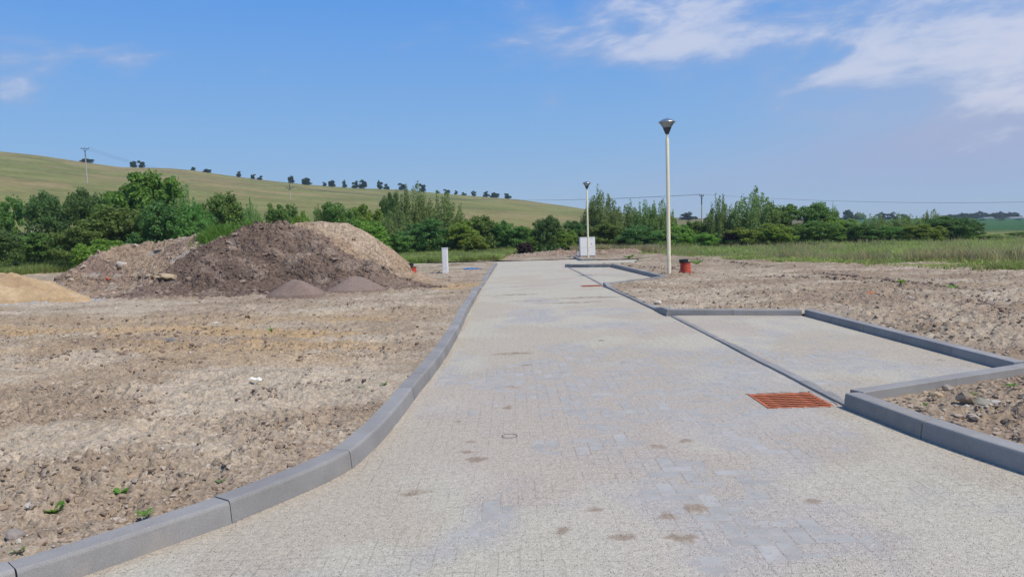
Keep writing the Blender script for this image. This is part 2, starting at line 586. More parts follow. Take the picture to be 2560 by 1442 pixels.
def concrete(name, col, var=0.10):
    mt, n, b, out = material(name)
    oi = n.new('ShaderNodeObjectInfo')
    v = n.noise(2.2, 6, 0.62, n.pos)
    c = n.mix(n.range(v, 0.32, 0.7), tuple(x * (1 - var) for x in col) + (1,), tuple(x * (1 + var) for x in col) + (1,))
    h = n.new('ShaderNodeHueSaturation')
    n.put(h.inputs['Value'], n.math('MULTIPLY_ADD', oi.outputs['Random'], 0.22, 0.88))
    n.l.new(c, h.inputs['Color'])
    sp = n.range(n.noise(190, 2, 0.6, n.pos), 0.35, 0.65, 0.88, 1.1)
    cc = n.new('ShaderNodeCombineColor')
    for i in range(3):
        n.l.new(sp, cc.inputs[i])
    c2 = n.mix(1.0, h.outputs[0], cc.outputs[0], 'MULTIPLY')
    spot = n.range(n.noise(28, 2, 0.5, n.pos), 0.74, 0.80)
    c3 = n.mix(n.math('MULTIPLY', spot, 0.35), c2, (0.62, 0.60, 0.56, 1))
    # dry earth dusted on in blotches
    dust = n.range(n.noise(2.4, 7, 0.72, n.pos), 0.50, 0.72)
    c4 = n.mix(n.math('MULTIPLY', dust, 0.45), c3, (0.40, 0.35, 0.29, 1))
    n.l.new(c4, b.inputs['Base Color'])
    b.inputs['Roughness'].default_value = 0.88
    b.inputs['Specular IOR Level'].default_value = 0.25
    bump(n, b, n.noise(240, 3, 0.6, n.pos), 0.35, 0.003)
    return mt


M_kerb = concrete('kerb_concrete', (0.280, 0.272, 0.262))
M_conc = concrete('cast_concrete', (0.43, 0.42, 0.40))

# ------------------------------------------------------------------ plan of the road
LEFT_PX = [(-420, 1640), (-200, 1572), (0, 1512), (215, 1440), (400, 1374), (582, 1310), (740, 1243), (835, 1200), (890, 1168), (960, 1100), (1010, 1038),
           (1047, 985), (1085, 938), (1120, 888), (1147, 838), (1167, 790), (1186, 755), (1201, 727)]
left_pts = [P(*p) for p in LEFT_PX]
LX = left_pts[-1].x
yl = left_pts[-1].y
LEFT2_PX = [(1203, 724), (1214, 706), (1226, 687), (1236, 671), (1243, 661)]
left2 = [P(*p) for p in LEFT2_PX]
far_l = P(1243, 658)
RE = P(2108, 1021)                     # free end of the near right kerb
near_r = [P(*p) for p in [(2108, 1021), (2200, 1057), (2300, 1097), (2420, 1140), (2560, 1187), (2800, 1262), (3100, 1345)]]
B1_BL = P(1666, 791)                   # bay one, back corner at the road
B1_BR = P(2010, 793)
q = PZ(2548, 906, 0.12)
B1_FR = Vector((q.x - 0.06, q.y, 0))
B1_FL = Vector((RE.x + 0.03, RE.y + 0.16, 0))
R2 = P(1507, 716)                      # end of the lowered kerb, start of bay two
q = PZ(1650, 687, 0.10)
B2_FR = Vector((q.x, q.y, 0))
q = PZ(1527, 663, -0.08)
B2_BR = Vector((q.x, q.y, 0))
q = PZ(1417, 664, -0.10)
B2_BL = Vector((q.x, q.y, 0))
ISL_A, ISL_B, ISL_C = P(1437, 647), P(1449, 652), P(1492, 651)
END_Y = P(1300, 653).y
print('PLAN left', [(round(p.x, 2), round(p.y, 2)) for p in left_pts])
print('left2', [(round(p.x, 2), round(p.y, 2)) for p in left2], 'far', far_l)
print('near_r', [(round(p.x, 2), round(p.y, 2)) for p in near_r])
print('B1', B1_BL, B1_BR, B1_FR, B1_FL, 'R2', R2, 'B2', B2_FR, B2_BR, B2_BL, 'ISL', ISL_A, ISL_B, ISL_C, 'END', END_Y)

poly = [(p.x, p.y) for p in left_pts] + [(p.x, p.y) for p in left2]
poly += [(far_l.x - 0.02, far_l.y), (far_l.x - 6, far_l.y + 0.2), (far_l.x - 6, END_Y + 0.6), (ISL_A.x - .4, END_Y + 0.4)]
poly += [(ISL_A.x, ISL_A.y), (ISL_B.x, ISL_B.y), (ISL_C.x, ISL_C.y), (ISL_C.x + 2.4, ISL_C.y - 0.6), (B2_BR.x + 1.6, B2_BR.y + 3.6), (B2_BL.x + 0.5, B2_BL.y + 1.6)]
poly += [(B2_BL.x, B2_BL.y), (B2_BR.x, B2_BR.y), (B2_FR.x, B2_FR.y), (R2.x + 0.05, R2.y + 0.25), (R2.x, R2.y)]
poly += [(B1_BL.x, B1_BL.y), (B1_BR.x, B1_BR.y), (B1_FR.x, B1_FR.y), (B1_FL.x, B1_FL.y)]
poly += [(p.x, p.y) for p in near_r]
poly += [(near_r[-1].x, -1.0), (left_pts[0].x, -1.0)]
POLY = np.array(poly)


def signed_dist(x, y, pts=POLY):
    """distance to the pavement outline, negative inside"""
    d2 = np.full(x.shape, 1e9); inside = np.zeros(x.shape, dtype=bool)
    n = len(pts)
    for i in range(n):
        ax, ay = pts[i]; bx, by = pts[(i + 1) % n]
        ex, ey = bx - ax, by - ay
        t = np.clip(((x - ax) * ex + (y - ay) * ey) / (ex * ex + ey * ey + 1e-12), 0, 1)
        d2 = np.minimum(d2, (x - ax - t * ex) ** 2 + (y - ay - t * ey) ** 2)
        c = ((ay > y) != (by > y))
        with np.errstate(divide='ignore', invalid='ignore'):
            xi = (bx - ax) * (y - ay) / (by - ay + 1e-15) + ax
        inside ^= c & (x < xi)
    d = np.sqrt(d2)
    return np.where(inside, -d, d)


BAY1 = np.array([(B1_FL.x, B1_FL.y - 0.1), (B1_BL.x, B1_BL.y), (B1_BR.x, B1_BR.y), (B1_FR.x, B1_FR.y)])

# where bare soil gives way to grass: depth against direction (x/y)
EDGE_PX = [(-700, 712), (-200, 705), (0, 693), (190, 683), (600, 672), (1000, 664), (1120, 658), (1250, 650), (1290, 634), (1430, 631), (1560, 631), (1630, 636),
           (1760, 645), (1900, 651), (2050, 660), (2300, 668), (2560, 676), (3000, 690), (3600, 700)]
_e = [P(*p) for p in EDGE_PX]
EDGE_U = np.array([p.x / p.y for p in _e]); EDGE_D = np.array([p.y for p in _e])


def edge_depth(x, y):
    return np.interp(x / np.maximum(y, 1.0), EDGE_U, EDGE_D)


def polar_grid(th, r):
    T, R_ = np.meshgrid(th, r)
    return R_ * np.sin(T), R_ * np.cos(T)


def grid_faces(nr, nt, keep):
    idx = np.arange(nr * nt).reshape(nr, nt)
    q_ = np.stack([idx[:-1, :-1], idx[:-1, 1:], idx[1:, 1:], idx[1:, :-1]], -1).reshape(-1, 4)
    k = keep.ravel()
    q_ = q_[k[q_].all(1)]
    used = np.unique(q_)
    remap = np.full(nr * nt, -1); remap[used] = np.arange(len(used))
    return remap[q_], used


# --- wide terrain: meadow, hillside, far fields
th = np.concatenate([np.linspace(-math.pi, -0.95, 50)[:-1], np.linspace(-0.95, 0.95, 420), np.linspace(0.95, math.pi, 50)[1:]])
r = np.concatenate([np.array([0.5, 6, 12, 18, 24]), np.geomspace(28, 110, 70), np.geomspace(113, 700, 110), np.geomspace(720, 1000, 8)])
X, Y = polar_grid(th, r)
Z = terrain_np(X, Y)
Rr = np.hypot(X, Y)
D = edge_depth(X, Y)
ahead = (Y > 5) & (np.abs(np.arctan2(X, Y)) < 1.0)
wob = (fbm(X / 2.5, Y / 2.5, 5, 3) - 0.5) * 2.4
g = np.where(ahead, sstep(D - 1.6, D + 1.6, Y + wob), np.where(Rr > 60, 1.0, sstep(45, 60, Rr)))
Z = Z - 0.45 + 0.47 * g + g * (fbm(X / 1.7, Y / 1.7, 15, 4) - 0.5) * 0.14 * sstep(400, 60, Rr)
Thh = np.arctan2(X, Y)
streak = fbm(X / 40, Z / 3 + Y / 60, 31, 4)
olive = np.array([0.225, 0.220, 0.085]); gold = np.array([0.275, 0.225, 0.108]); green = np.array([0.165, 0.23, 0.065]); crop = np.array([0.060, 0.135, 0.060])
hillmix = sstep(0.38, 0.62, streak)[..., None]
c = olive * (1 - hillmix) + gold * hillmix
patch = (sstep(0.52, 0.66, fbm(X / 28, Y / 20, 41, 3)) * 0.6)[..., None]
c = c * (1 - patch) + np.array([0.16, 0.20, 0.062]) * patch
mott = (sstep(0.45, 0.62, fbm(X / 9, Y / 7, 43, 4)) * 0.35)[..., None]
c = c * (1 - mott) + np.array([0.185, 0.195, 0.070]) * mott
near = (sstep(125, 88, Rr + 40 * (fbm(X / 15, Y / 15, 3, 3) - .5)))[..., None]
c = c * (1 - near) + green * near
right = (sstep(0.14, 0.32, Thh) * sstep(100, 140, Rr))[..., None]
fieldc = np.where((sstep(0.36, 0.40, Thh) > 0.5)[..., None], crop, np.array([0.17, 0.15, 0.085]))
c = c * (1 - right) + fieldc * right
fcs, used = grid_faces(len(r), len(th), np.ones(X.shape, bool))
me = np_mesh('hillside', np.stack([X.ravel(), Y.ravel(), Z.ravel()], 1)[used], fcs, [M_turf], True)
set_color(me, c.reshape(-1, 3)[used])
tag(link('hillside', me), 'grassy hill sloping up behind the trees and meadow around the site', 'hillside', kind='structure')


# --- bare soil of the site
def dirt_height(x, y, sd):
    side = sstep(-0.5, 0.8, x)                      # 0 on the left, 1 on the right
    along = x * 0.985 - y * 0.17; across = y * 0.985 + x * 0.17
    big = (fbm(x * 0.33, y * 0.33, 1, 3) - 0.5) * 0.16
    ruts = (fbm(across * 1.9, along * 0.3, 2, 5) - 0.5) * 0.11
    zone = 0.25 + 0.75 * sstep(0.38, 0.64, fbm(along * 0.55, across * 0.95, 3, 5)) * (1 - 0.35 * side) + 0.35 * side
    w1, w2, cid = worley(x * 5.5 + 0.8 * fbm(x * 4, y * 4, 8, 2), y * 5.5 + 0.8 * fbm(x * 4, y * 4, 9, 2), 4)
    p1_, p2_, pc = worley(along * 1.7 + 1.3 * fbm(x * 2.2, y * 2.2, 18, 3), across * 8.5 + 1.8 * fbm(x * 2.2, y * 2.2, 19, 3), 24)
    plates = (np.clip((p2_ - p1_) * 4.5, 0, 1) - 1) * 0.026 + (pc - 0.5) * 0.040 + (cid - 0.5) * 0.016
    v1, v2, cid2 = worley(x * 15, y * 15, 14)
    clods = (0.55 - v1) * 0.075 * (cid2 > 0.3) + (0.5 - w1) * 0.075 + (cid - 0.5) * 0.045
    fine = (fbm(x * 16, y * 16, 6, 3) - 0.5) * 0.030
    # churned ridges left by tracked machines: short lugs across the run of the ruts
    lug = sstep(0.50, 0.64, fbm(across * 0.9, along * 0.10, 21, 2))
    lugs = lug * (np.abs(((along * 3.1 + 0.35 * fbm(x, y, 23, 2)) % 1.0) - 0.5) - 0.25) * 0.035 * (1 - 0.4 * side)
    f1_, f2_, fc_ = worley(along * 4.2 + 1.6 * fbm(x * 5, y * 5, 28, 3), across * 19 + 2.2 * fbm(x * 5, y * 5, 29, 3), 34)
    flakes = (np.clip((f2_ - f1_) * 3.5, 0, 1) - 1) * 0.014 + (fc_ - 0.5) * 0.022
    h = 0.055 + big + ruts + (plates + flakes) * (1 - 0.8 * zone) + clods * (0.18 + 0.82 * zone) + fine * (0.6 + 0.7 * zone) + lugs
    k = sstep(0.10, 0.9, sd)
    lo = 0.055 - 0.02 * side
    h = lo + (h - lo) * (0.25 + 0.75 * k)
    h = np.where(sd < 0.5, np.minimum(h, 0.112 + 0.2 * np.clip(sd - 0.15, 0, 1)), h)
    return h, zone


th = np.arange(-0.86, 0.86, 0.0024)
r = np.exp(np.arange(math.log(1.9), math.log(66), 0.0042))
X, Y = polar_grid(th, r)
sd = signed_dist(X, Y)
D = edge_depth(X, Y)
keep = (sd > 0.05) & (Y < D + 4.0) & (Y > 0.6)
xs, ys, sds = X[keep], Y[keep], sd[keep]
h, zone = dirt_height(xs, ys, sds)
zb = base_np(xs, ys)
fade = sstep(0.5, 4.0, ys - D[keep])
Zf = np.zeros(X.shape); Zf[keep] = zb + h - 0.25 * fade
C = np.zeros(X.shape + (3,)); AL = np.zeros(X.shape); AL[keep] = 0.62 + 0.38 * zone
tan = np.array([0.366, 0.290, 0.208]); pale = np.array([0.452, 0.380, 0.288]); brown = np.array([0.262, 0.194, 0.140]); yellow = np.array([0.44, 0.305, 0.165]); grey = np.array([0.42, 0.40, 0.38]); dark = np.array([0.165, 0.120, 0.098])
n1 = sstep(0.38, 0.62, fbm(xs * 0.7 + 5, ys * 1.3, 61, 5))[:, None]
col = tan * (1 - n1) + pale * n1
zz = (zone * sstep(0.22, 0.6, fbm(xs * 1.2, ys * 1.2, 62, 3)))[:, None]
col = col * (1 - zz * 0.5) + brown * zz * 0.5
across = ys + 0.17 * xs
bandn = fbm(xs * 0.3, ys * 0.7, 63, 4)
band = (np.exp(-((across - 10.8 - 2.4 * (bandn - .5)) / 2.0) ** 2) * sstep(-1.2, -2.4, xs) * sstep(0.38, 0.58, fbm(xs * 0.5, across * 1.6, 64, 4)))[:, None]
col = col * (1 - 0.85 * band) + yellow * 0.85 * band
pg = P(70, 760)
gp = np.exp(-(((xs - pg.x) / 2.6) ** 2 + ((ys - pg.y) / 1.6) ** 2)) + 0.35 * (fbm(xs, ys, 65, 3) - 0.5)
gp = sstep(0.35, 0.6, gp)[:, None]
col = col * (1 - gp) + grey * gp
py_ = P(1130, 718)
yp = np.exp(-(((xs - py_.x) / 2.2) ** 2 + ((ys - py_.y) / 1.5) ** 2)) + 0.5 * (fbm(xs * 1.4, ys * 1.4, 66, 3) - 0.5)
yp = (sstep(0.4, 0.7, yp) * 0.8)[:, None]
col = col * (1 - yp) + yellow * yp
rb = (sstep(2.6, 3.4, xs) * sstep(9.5, 6.0, ys) * 0.55)[:, None]
col = col * (1 - rb) + np.array([0.255, 0.185, 0.125]) * rb
rd = (sstep(3, 6, xs) * sstep(0.52, 0.66, fbm(xs * 0.25, ys * 0.8, 67, 4)) * 0.5)[:, None]
col = col * (1 - rd) + brown * rd
fg = (sstep(0.55, 0.72, fbm(xs * 0.8, ys * 0.8, 68, 4)) * sstep(24, 40, ys) * 0.45)[:, None]
col = col * (1 - fg) + np.array([0.13, 0.15, 0.06]) * fg
C[keep] = col
fcs, used = grid_faces(len(r), len(th), keep)
me = np_mesh('soil_ground', np.stack([X.ravel(), Y.ravel(), Zf.ravel()], 1)[used], fcs, [M_dirt], True)
set_color(me, C.reshape(-1, 3)[used], AL.ravel()[used])
tag(link('soil_ground', me), 'bare churned brown soil on both sides of the paved road', 'soil', kind='structure')


def soil_z(x, y):
    xa, ya = np.array([float(x)]), np.array([float(y)])
    s_ = signed_dist(xa, ya)
    return float(base_np(xa, ya)[0] + dirt_height(xa, ya, s_)[0][0])


# --- pavement bed, pavers and the jointing sand brushed over them
th = np.arange(-0.96, 0.961, 0.004)
r = np.exp(np.arange(math.log(1.2), math.log(64), 0.02))
X, Y = polar_grid(th, r)
sd = signed_dist(X, Y)
PAV_END = 24.0
Zp = base_np(X, Y) - np.where(Y < PAV_END, 0.05, 0.006)
fcs, used = grid_faces(len(r), len(th), (sd < 0.12) & (Y < END_Y + 2))
me = np_mesh('pavement', np.stack([X.ravel(), Y.ravel(), Zp.ravel()], 1)[used], fcs, [M_paver])
pavement = tag(link('pavement', me), 'grey block paved road and parking bays dusted with sand', 'pavement', kind='structure')

GRATES = [P(1980, 999), P(1479, 715)]
GRATES[0].x -= 0.02
# herringbone of 20 x 10 cm blocks
cells = []
U = 0.1005
for j in range(int(1.5 / U), int(PAV_END / U)):
    for i in range(int(-3.6 / U), int(5.2 / U)):
        mm = (i - j) % 4
        if mm == 0:
            cells.append((i * U + U, j * U + U / 2, 0))
        elif mm == 2:
            cells.append((i * U + U / 2, j * U, 1))
cells = np.array(cells)
sdc = signed_dist(cells[:, 0], cells[:, 1])
ok = sdc < -0.045
for G in GRATES:
    ok &= ~((np.abs(cells[:, 0] - G.x) < 0.38) & (np.abs(cells[:, 1] - G.y) < 0.36))
EDGE_X0, EDGE_Y0, EDGE_X1, EDGE_Y1 = RE.x + 0.03, RE.y + 0.05, B1_BL.x + 0.06, B1_BL.y
lx = EDGE_X0 + (EDGE_X1 - EDGE_X0) * (cells[:, 1] - EDGE_Y0) / (EDGE_Y1 - EDGE_Y0)
inbay = signed_dist(cells[:, 0], cells[:, 1], BAY1) < 0
ok &= ~((np.abs(cells[:, 0] - lx - 0.05) < 0.11) & (cells[:, 1] > EDGE_Y0 - 0.1) & (cells[:, 1] < EDGE_Y1))
# keep what the camera could see with some margin
ok &= np.abs(cells[:, 0] / np.maximum(cells[:, 1], .1)) < 0.98
cells = cells[ok]; sdc = sdc[ok]; inbay = inbay[ok]
rng = np.random.default_rng(3)
L, W, cH, H = 0.0985, 0.0488, 0.005, 0.06
unit = np.array([(sx * (L - cH), sy * (W - cH), 0) for sx, sy in ((-1, -1), (1, -1), (1, 1), (-1, 1))]
                + [(sx * L, sy * W, -cH) for sx, sy in ((-1, -1), (1, -1), (1, 1), (-1, 1))]
                + [(sx * L, sy * W, -H) for sx, sy in ((-1, -1), (1, -1), (1, 1), (-1, 1))])
uf = np.array([(0, 1, 2, 3)] + [(k + 4, (k + 1) % 4 + 4, (k + 1) % 4, k) for k in range(4)] + [(k + 8, (k + 1) % 4 + 8, (k + 1) % 4 + 4, k + 4) for k in range(4)])
paver_me = np_mesh('paver', unit, uf, [M_paver])
zc = base_np(cells[:, 0], cells[:, 1]) + inbay * 0.02 + rng.normal(0, 0.0006, len(cells))
rotz = cells[:, 2] * math.pi / 2 + rng.normal(0, 0.008, len(cells))
tilt = rng.normal(0, 0.0022, (len(cells), 2))
# how bare of sand each spot is (the same field shapes the sand sheet below)


BARE = [(P(a_, b_), c_, d_) for a_, b_, c_, d_ in [(1420, 868, .55, .9), (1330, 935, .45, .6), (1500, 970, .35, .35), (1400, 1118, .40, .28), (1285, 1215, .22, .35), (1250, 1290, .22, .25),
        (1720, 1190, .45, .35), (1790, 1290, .35, .28), (1880, 1370, .45, .2), (2190, 915, .75, .8), (1990, 985, .75, .5), (2110, 1265, .22, .12), (2130, 1340, .4, .2), (1330, 790, .5, 1.2), (1640, 985, .3, .4)]]


def sand_cover(x, y, sd):
    p1 = fbm(x * 0.85 + 3.1, y * 0.62, 101, 4)
    p2 = fbm(x * 3.2, y * 2.6, 102, 3)
    cvr = (p1 * 0.7 + p2 * 0.3 - 0.375) * 0.026
    cvr = cvr + 0.006 * np.exp(-(np.abs(sd) / 0.07) ** 2) * (0.4 + fbm(x * 2, y * 2, 103, 3))
    for p_, wx_, wy_ in BARE:
        cvr = cvr - 0.0062 * np.exp(-((x - p_.x) / wx_) ** 2 - ((y - p_.y) / wy_) ** 2)
    far = sstep(13, 22, y)
    cvr = cvr + 0.0045 * far
    # brushed streaks
    cvr = cvr + 0.0011 * (fbm(x * 6 + y * 2.5, y * 1.2 - x, 104, 3) - 0.5)
    return np.clip(cvr, -0.0045, 0.0042)


order = np.argsort(np.hypot(cells[:, 0], cells[:, 1]) - 2.2 * (sand_cover(cells[:, 0], cells[:, 1], sdc) < -0.001))
vis = np.abs(cells[:, 0] / cells[:, 1]) < 0.74
vis &= cells[:, 1] > 3.1
order = np.concatenate([order[vis[order]], order[~vis[order]]])
single, rest = order[:300], order[300:]
for k in single:
    o = link('paver', paver_me, pavement)
    o.location = (cells[k, 0], cells[k, 1], zc[k])
    o.rotation_euler = (tilt[k, 0], tilt[k, 1], rotz[k])
cr, sr = np.cos(rotz[rest])[:, None], np.sin(rotz[rest])[:, None]
ux, uy, uz = unit[:, 0][None], unit[:, 1][None], unit[:, 2][None]
vx = cells[rest, 0][:, None] + ux * cr - uy * sr
vy = cells[rest, 1][:, None] + ux * sr + uy * cr
vz = zc[rest][:, None] + uz + ux * tilt[rest, 1][:, None] * -1 + uy * tilt[rest, 0][:, None]
V = np.stack([vx, vy, vz], -1).reshape(-1, 3)
FA = (uf[None] + (np.arange(len(rest)) * 12)[:, None, None]).reshape(-1, 4)
tag(link('paver_field', np_mesh('paver_field', V, FA, [M_paver]), pavement), kind='stuff')

STAINS = [(1030, 1233, .11, .05), (1195, 1149, .07, .06), (1165, 1131, .07, .04), (1177, 1104, .035, .04), (1268, 1020, .05, .06), (1145, 1055, .03, .03), (1640, 1117, .06, .05),
          (1712, 1101, .05, .05), (1735, 1270, .07, .06), (1700, 1342, .08, .07), (1560, 1347, .06, .05), (1480, 1275, .05, .03), (1665, 1290, .05, .06), (1315, 912, .06, .08),
          (1284, 967, .08, .06), (1295, 884, .2, .1), (1262, 886, .15, .06), (1320, 716, .75, .12), (1475, 744, .9, .25), (1420, 757, .8, .14), (1330, 752, .5, .15), (1290, 737, .6, .2), (1560, 906, .05, .06),
          (1505, 852, .06, .06), (2350, 905, .05, .05), (1900, 1000, 0.02, .02), (1400, 1330, .05, .05), (2020, 1250, .06, .05)]
th = np.arange(-0.96, 0.96, 0.0019)
r = np.exp(np.arange(math.log(1.9), math.log(60), 0.0062))
X, Y = polar_grid(th, r)
sd = signed_dist(X, Y)
keep = (sd < 0.02) & (Y < END_Y + 0.6)
for G in GRATES:
    keep &= ~((np.abs(X - G.x) < 0.30) & (np.abs(Y - G.y) < 0.27))
xs, ys, sds = X[keep], Y[keep], sd[keep]
cv = sand_cover(xs, ys, sds)
st = np.zeros(xs.shape)
for px, py, wx, wy in STAINS:
    p = P(px, py)
    dd = ((xs - p.x) / wx) ** 2 + ((ys - p.y) / wy) ** 2
    st = np.maximum(st, np.exp(-dd * 0.7))
st = sstep(0.38, 0.95, st * 0.8 + 1.5 * (fbm(xs * 14, ys * 22, 111, 4) - 0.42) * sstep(0.03, 0.5, st))
cv = np.maximum(cv, st * 0.004)
grit = sstep(0.48, 0.62, fbm(xs * 0.9, ys * 0.7, 112, 4))
fine = (vnoise(xs * 210, ys * 210, 113) - 0.5) * 0.0010 + (vnoise(xs * 60, ys * 60, 114) - 0.5) * 0.0012
lxs = EDGE_X0 + (EDGE_X1 - EDGE_X0) * (ys - EDGE_Y0) / (EDGE_Y1 - EDGE_Y0)
inb = (signed_dist(xs, ys, BAY1) < 0.05) & (xs > lxs + 0.055)
Zs = np.zeros(X.shape); Zs[keep] = base_np(xs, ys) + cv + fine + inb * 0.02
sandc = np.array([0.528, 0.488, 0.398]); sandw = np.array([0.475, 0.405, 0.32]); greyc = np.array([0.47, 0.442, 0.395]); mud = np.array([0.30, 0.225, 0.165])
t1 = sstep(0.0, 0.0042, cv)[:, None]
col = greyc * (1 - t1) + sandc * t1
g2 = (np.maximum(grit * 0.55, 0.9 * np.exp(-(sds / 0.07) ** 2) * sstep(0.3, 0.6, fbm(xs * 2, ys * 2, 117, 2))))[:, None]
col = col * (1 - g2) + sandw * g2
pinkish = (sstep(0.5, 0.7, fbm(xs * 0.4, ys * 0.3, 115, 3)) * 0.3)[:, None]
col = col * (1 - pinkish) + np.array([0.50, 0.43, 0.39]) * pinkish
col = col * (1 - 0.75 * st[:, None]) + mud * 0.75 * st[:, None]
C = np.zeros(X.shape + (3,)); C[keep] = col
fcs, used = grid_faces(len(r), len(th), keep)
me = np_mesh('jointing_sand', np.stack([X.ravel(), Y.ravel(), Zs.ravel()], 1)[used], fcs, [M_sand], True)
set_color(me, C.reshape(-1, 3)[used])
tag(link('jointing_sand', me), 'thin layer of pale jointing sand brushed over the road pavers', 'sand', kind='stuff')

# loose grit lying on the sand, near the camera
ng = 30000
gy = 2.9 + 7.0 * rng.random(ng * 3) ** 1.6
gx = (rng.random(ng * 3) * 2 - 1) * gy * 0.95
sg = signed_dist(gx, gy)
wgt = 0.25 + 0.75 * sstep(0.46, 0.62, fbm(gx * 0.9, gy * 0.7, 112, 4)) + 1.2 * np.exp(-(sg / 0.09) ** 2)
sel = (sg < -0.01) & (rng.random(len(gx)) < wgt)
gx, gy, sg = gx[sel][:ng], gy[sel][:ng], sg[sel][:ng]
ing = signed_dist(gx, gy, BAY1) < 0
for G in GRATES:
    mk = ~((np.abs(gx - G.x) < 0.3) & (np.abs(gy - G.y) < 0.27))
    gx, gy, sg, ing = gx[mk], gy[mk], sg[mk], ing[mk]
gz = base_np(gx, gy) + np.maximum(sand_cover(gx, gy, sg), 0) + ing * 0.02
octa = np.array([(1, 0, 0), (0, 1, 0), (-1, 0, 0), (0, -1, 0), (0, 0, 1), (0, 0, -0.4)], float)
of = np.array([(0, 1, 4), (1, 2, 4), (2, 3, 4), (3, 0, 4), (1, 0, 5), (2, 1, 5), (3, 2, 5), (0, 3, 5)])


def scatter(shape, faces, x, y, z, size, rng, jit=0.35, flat=0.7):
    n = len(x); k = len(shape)
    a = rng.random(n) * 6.283
    sc = size[:, None, None] * (1 + jit * (rng.random((n, k, 3)) * 2 - 1)) * np.array([1, 0.8, flat])[None, None]
    v = shape[None] * sc
    ca, sa = np.cos(a)[:, None], np.sin(a)[:, None]
    vx = v[..., 0] * ca - v[..., 1] * sa + x[:, None]
    vy = v[..., 0] * sa + v[..., 1] * ca + y[:, None]
    vz = v[..., 2] + z[:, None]
    V = np.stack([vx, vy, vz], -1).reshape(-1, 3)
    Fc = (faces[None] + (np.arange(n) * k)[:, None, None]).reshape(-1, faces.shape[1])
    return V, Fc


V, Fc = scatter(octa, of, gx, gy, gz + 0.001, 0.0016 + 0.0022 * rng.random(len(gx)) ** 2, rng)
tag(link('grit', np_mesh('grit', V, Fc, [M_grain])), 'loose grit grains scattered over the near paving', 'grit', kind='stuff')

# clods and stones on the soil
bm = bmesh.new(); bmesh.ops.create_icosphere(bm, subdivisions=1, radius=1.0)
ico_v = np.array([v.co[:] for v in bm.verts]) * np.random.default_rng(2).uniform(0.75, 1.25, (len(bm.verts), 1)); ico_f = np.array([[v.index for v in f.verts] for f in bm.faces]); bm.free()


def soil_scatter(n, ymin, ymax, powr, seed, dens, smin, smax, spow, side=0, sink=0.25):
    rg = np.random.default_rng(seed)
    y = ymin + (ymax - ymin) * rg.random(n * 4) ** powr
    x = (rg.random(n * 4) * 2 - 1) * y * 0.82
    s_ = signed_dist(x, y)
    okk = (s_ > 0.22) & (y < edge_depth(x, y) + 0.5)
    if side: okk &= (x * side > 0)
    okk &= rg.random(len(x)) < dens(x, y)
    x, y, s_ = x[okk][:n], y[okk][:n], s_[okk][:n]
    size = smin + (smax - smin) * rg.random(len(x)) ** spow
    size = size * np.clip(s_ / 0.5 + 0.3, 0.4, 1.0)
    z = base_np(x, y) + dirt_height(x, y, s_)[0] + size * (0.5 - sink) * 0.6
    return scatter(ico_v, ico_f, x, y, z, size, rg, 0.45, 0.68)


cl = lambda x, y: 0.08 + 0.9 * sstep(0.40, 0.62, fbm((x * 0.985 - y * 0.17) * 0.55, (y * 0.985 + x * 0.17) * 0.95, 3, 5)) + 0.35 * (x > 0)
V, Fc = soil_scatter(12000, 2.6, 24, 1.5, 11, cl, 0.006, 0.036, 2.8, 0, 0.5)
tag(link('soil_clods', np_mesh('soil_clods', V, Fc, [M_clod])), 'small brown clods of earth strewn over the bare soil', 'clods', kind='stuff')
V, Fc = soil_scatter(3000, 2.6, 40, 1.5, 12, lambda x, y: 0.10 + 0.6 * (x > 0) + 0.5 * (y < 4.6) * (x < 0), 0.005, 0.030, 3.4)
tag(link('pebbles', np_mesh('pebbles', V, Fc, [M_stone])), 'pale pebbles and broken stone mixed into the bare soil', 'pebbles', kind='stuff')
V, Fc = soil_scatter(5000, 4.2, 17, 1.3, 14, lambda x, y: 0.35 + 0.65 * sstep(0.45, 0.6, fbm(x * 0.6, y * 0.9, 72, 3)), 0.006, 0.038, 3.2, 1, 0.45)
tag(link('right_clods', np_mesh('right_clods', V, Fc, [M_clod])), 'crumbly brown clods on the soil around the first parking bay', 'clods', kind='stuff')
V, Fc = soil_scatter(1500, 4.0, 14, 1.5, 15, lambda x, y: 0.6 + 0 * x, 0.008, 0.045, 3.2, 1, 0.3)
tag(link('right_pebbles', np_mesh('right_pebbles', V, Fc, [M_stone])), 'pale broken stones on the soil around the first parking bay', 'pebbles', kind='stuff')
V, Fc = soil_scatter(11000, 2.5, 13, 1.6, 18, cl, 0.004, 0.019, 2.2, -1, 0.4)
tag(link('soil_crumbs', np_mesh('soil_crumbs', V, Fc, [M_clod])), 'fine dark crumbs of earth over the left soil', 'crumbs', kind='stuff')
rg = np.random.default_rng(19)
for nm_, n_, s0_, s1_, mt_, lb_ in [('corner_clods', 1600, 0.006, 0.034, M_clod, 'crumbly clods on the soil patch inside the near right kerb'), ('corner_stones', 420, 0.006, 0.036, M_stone, 'broken stones on the soil patch inside the near right kerb')]:
    cx_, cy_ = rg.uniform(2.8, 5.6, n_ * 4), rg.uniform(3.4, 7.4, n_ * 4)
    cs_ = signed_dist(cx_, cy_); kp = cs_ > 0.17
    cx_, cy_, cs_ = cx_[kp][:n_], cy_[kp][:n_], cs_[kp][:n_]
    sz = s0_ + (s1_ - s0_) * rg.random(len(cx_)) ** 2.6
    V, Fc = scatter(ico_v, ico_f, cx_, cy_, base_np(cx_, cy_) + dirt_height(cx_, cy_, cs_)[0] + sz * 0.15, sz, rg, 0.6, 0.65)
    tag(link(nm_, np_mesh(nm_, V, Fc, [mt_])), lb_, nm_.split('_')[1], kind='stuff')
